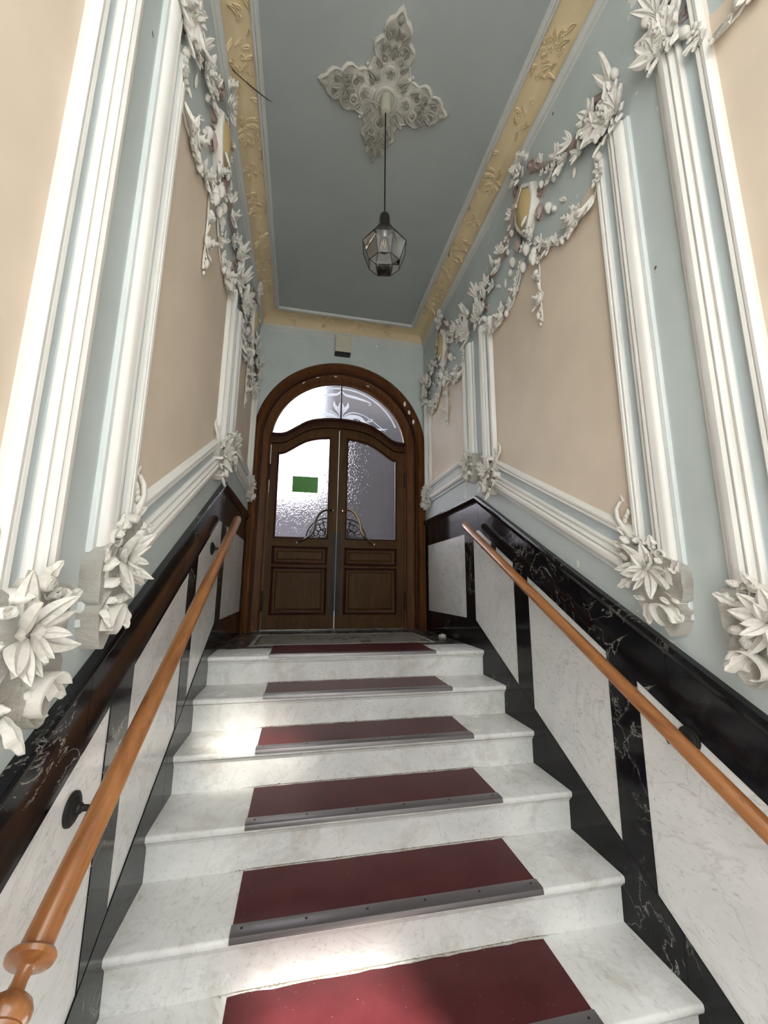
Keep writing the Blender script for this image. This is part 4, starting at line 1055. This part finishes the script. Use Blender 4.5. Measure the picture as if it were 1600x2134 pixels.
    rnd = random.Random(4)
    for (u, v_, r_, a0, sw_) in ((.05, .05, .045, 0, 4.6), (.12, .05, .035, 2, 4.8), (.05, .12, .035, 1, -4.8), (.10, .10, .03, 3, 4.4), (.155, .035, .028, 1, 5), (.035, .165, .024, 4, 4.4), (.09, .03, .022, 5, -4.5), (.025, .09, .022, 0, 4.5)):
        mb.tube([gpnt(max(0, u+r_*(1-.55*i/14)*cos(a0+sw_*i/14)), max(0, v_+r_*(1-.55*i/14)*sin(a0+sw_*i/14))) for i in range(15)], .0052, 5)
    for q in (.15, .45, .8, 1.1, 1.4): mb.tube([gpnt(0, 0), gpnt(.10*sin(q)+.01, .10*cos(q)), gpnt(.205*sin(q+.1), .205*cos(q+.1))], .0035, 5)
    obj('corner_grille', mb, M_GRILLE, lf, smooth=60)
    return lf
build_leaf(-1); build_leaf(1)
t = obj('sticker', MB().box((-.270, YB+.1222, 1.425), (.000, YB+.1235, 1.600)), M_GREEN, label='green rectangular sticker on the glass of the left door leaf', cat='sticker', loc=(-.135, YB+.123, 1.425))
obj('threshold', MB().box((DX-.86, YB+.06, -.01), (DX+.86, YB+.25, .006)), M_DARKFL, door)

# white box over the door
t = thing('wall_sensor', 'small cream box with black underside fixed above the door arch', 'sensor', (.21, YB, 3.0))
mb = MB(); rows = [[(x, YB-.001, z0) for x, z0 in ((.122, 3.0), (.300, 3.0), (.300, 3.205), (.122, 3.205))], [(x, YB-.075, z0) for x, z0 in ((.122, 3.0), (.300, 3.0), (.300, 3.205), (.122, 3.205))], [(x, YB-.083, z0) for x, z0 in ((.130, 3.008), (.292, 3.008), (.292, 3.197), (.130, 3.197))]]
obj('housing', mb.grid(rows, True, True), M_CREAMP, t)
obj('black_base', MB().box((.124, YB-.080, 2.982), (.298, YB-.004, 2.9995)), M_BLK, t)

# door stop
t = thing('door_stop', 'round white door stop on the landing floor beside the right wall', 'door stop', (1.105, .70, .0))
obj('bumper', MB().lathe([(.030, .0), (.034, .006), (.034, .022), (.026, .030), (.01, .033)], (1.105, .70, .0015), (0, 0, 1), 18), M_WHITEP, t, smooth=50)
obj('cap', MB().lathe([(.012, .0), (.012, .004), (.004, .006)], (1.105, .70, .034), (0, 0, 1), 12), M_ALU, t, smooth=50)

# dark wire end hanging out of the left cove
obj('wire_end', MB().tube([(-.645, -.895, 3.285), (-.600, -.855, 3.300), (-.54, -.80, 3.325), (-.47, -.755, 3.338), (-.44, -.735, 3.352)], [.002, .0022, .003, .0025, .0008], 6), M_BLK, smooth=60, label='loose dark wire end sticking out of the ochre cove on the left', cat='wire')

# ------------------------------------------------------------------ handrails
def handrail(s, off, zi, ytop, ybot, r, label, brk, finial):
    f = FW[s]; ang = math.atan(SL)
    top = Vector(f(ytop, zi+SL*ytop, off))
    t = thing('handrail', label, 'handrail', tuple(top))
    ax = Vector((0, -cos(ang), -sin(ang))); L = (ytop-ybot)/cos(ang)
    rot = ax.to_track_quat('X', 'Z').to_matrix().to_4x4()
    def local(nm, prof, x0):
        mb = MB().lathe([(rr_, x0+h) for rr_, h in prof], (0, 0, 0), (1, 0, 0), 24)
        me = mb.mesh(nm, M_RAIL, smooth=50); o = bpy.data.objects.new(nm, me); COL.objects.link(o); o.parent = t; o.matrix_basis = rot; return o
    local('rail', [(.004, -.006), (r*.6, -.004), (r*.92, .004), (r, .018), (r*.93, .030), (r, .042), (r, L*.5), (r, L-.001), (r*.98, L)], 0)
    if finial:
        prof = [(r*k_, h_*.42) for k_, h_ in ((1, 0), (1.04, .003), (1.38, .006), (1.5, .018), (1.42, .036), (1.10, .042), (.95, .046), (.60, .052), (.46, .064), (.44, .098), (.50, .128), (.80, .138), (1.2, .155), (1.48, .182), (1.5, .205), (1.3, .228), (1.36, .236), (1.2, .252), (1.05, .34), (.95, .5), (.75, .62), (.3, .66), (.05, .67))]
        local('finial', prof, L+.0005)
    for yb in brk:
        zb = zi+SL*yb; c = Vector(f(yb, zb-r*.9, off)); wl = Vector(f(yb, zb-.030, -.0025)); n_ = Vector((1, 0, 0)) if s == 'L' else Vector((-1, 0, 0))
        b_ = obj('bracket', MB().tube([wl+n_*.010, wl+n_*.035, wl+n_*(off*.75)+Vector((0, 0, -.004)), c+Vector((0, 0, -.008)), c+Vector((0, 0, .006))], [.010, .008, .008, .010, .016], 10), M_IRON, t, smooth=50)
        obj('wall_rose', MB().lathe([(.040, 0), (.040, .006), (.034, .010), (.030, .010), (.026, .014), (.014, .017), (.012, .024), (.006, .026)], tuple(wl), tuple(n_), 24), M_IRON, b_, smooth=35)
    return t
handrail('R', .080, .860, .10, -2.35, .0265, 'varnished wooden handrail on the right wall, running out of the photo at right', (-.20, -1.56, -2.2), False)
handrail('L', .080, .777, .250, -1.785, .0285, 'varnished wooden handrail with turned knob end on the left wall', (-.14, -1.52), True)

# ------------------------------------------------------------------ courtyard behind the door
mb = MB().box((-8, YB+.25, -.35), (9, 14, -.02)); obj('courtyard_ground', mb, M_GROUND, kind='structure')
t = thing('courtyard_wall', 'grey rendered yard wall seen blurred through the left door glass', 'wall', (-2.5, 12, 0))
obj('masonry', MB().box((-6, 12, -.02), (6, 12.25, 3.65)), M_EXT2, t); obj('coping', MB().box((-6.05, 11.95, 3.65), (6, 12.3, 3.75)), M_EXT, t)
t = thing('neighbour_building', 'dark tall building seen blurred through the right door glass', 'building', (4.5, 5.0, 0))
obj('masonry', MB().box((.36, 5.0, -.02), (8, 11, 12.0)), M_EXT, t)
obj('cornice', MB().box((.30, 4.94, 12.0), (8, 11, 12.2)), M_EXT2, t)
for i in range(3):
    for j in range(2):
        obj('window', MB().box((1.6+1.8*i, 4.97, 1.2+3*j), (2.5+1.8*i, 5.02, 2.9+3*j)), M_IRON, t)
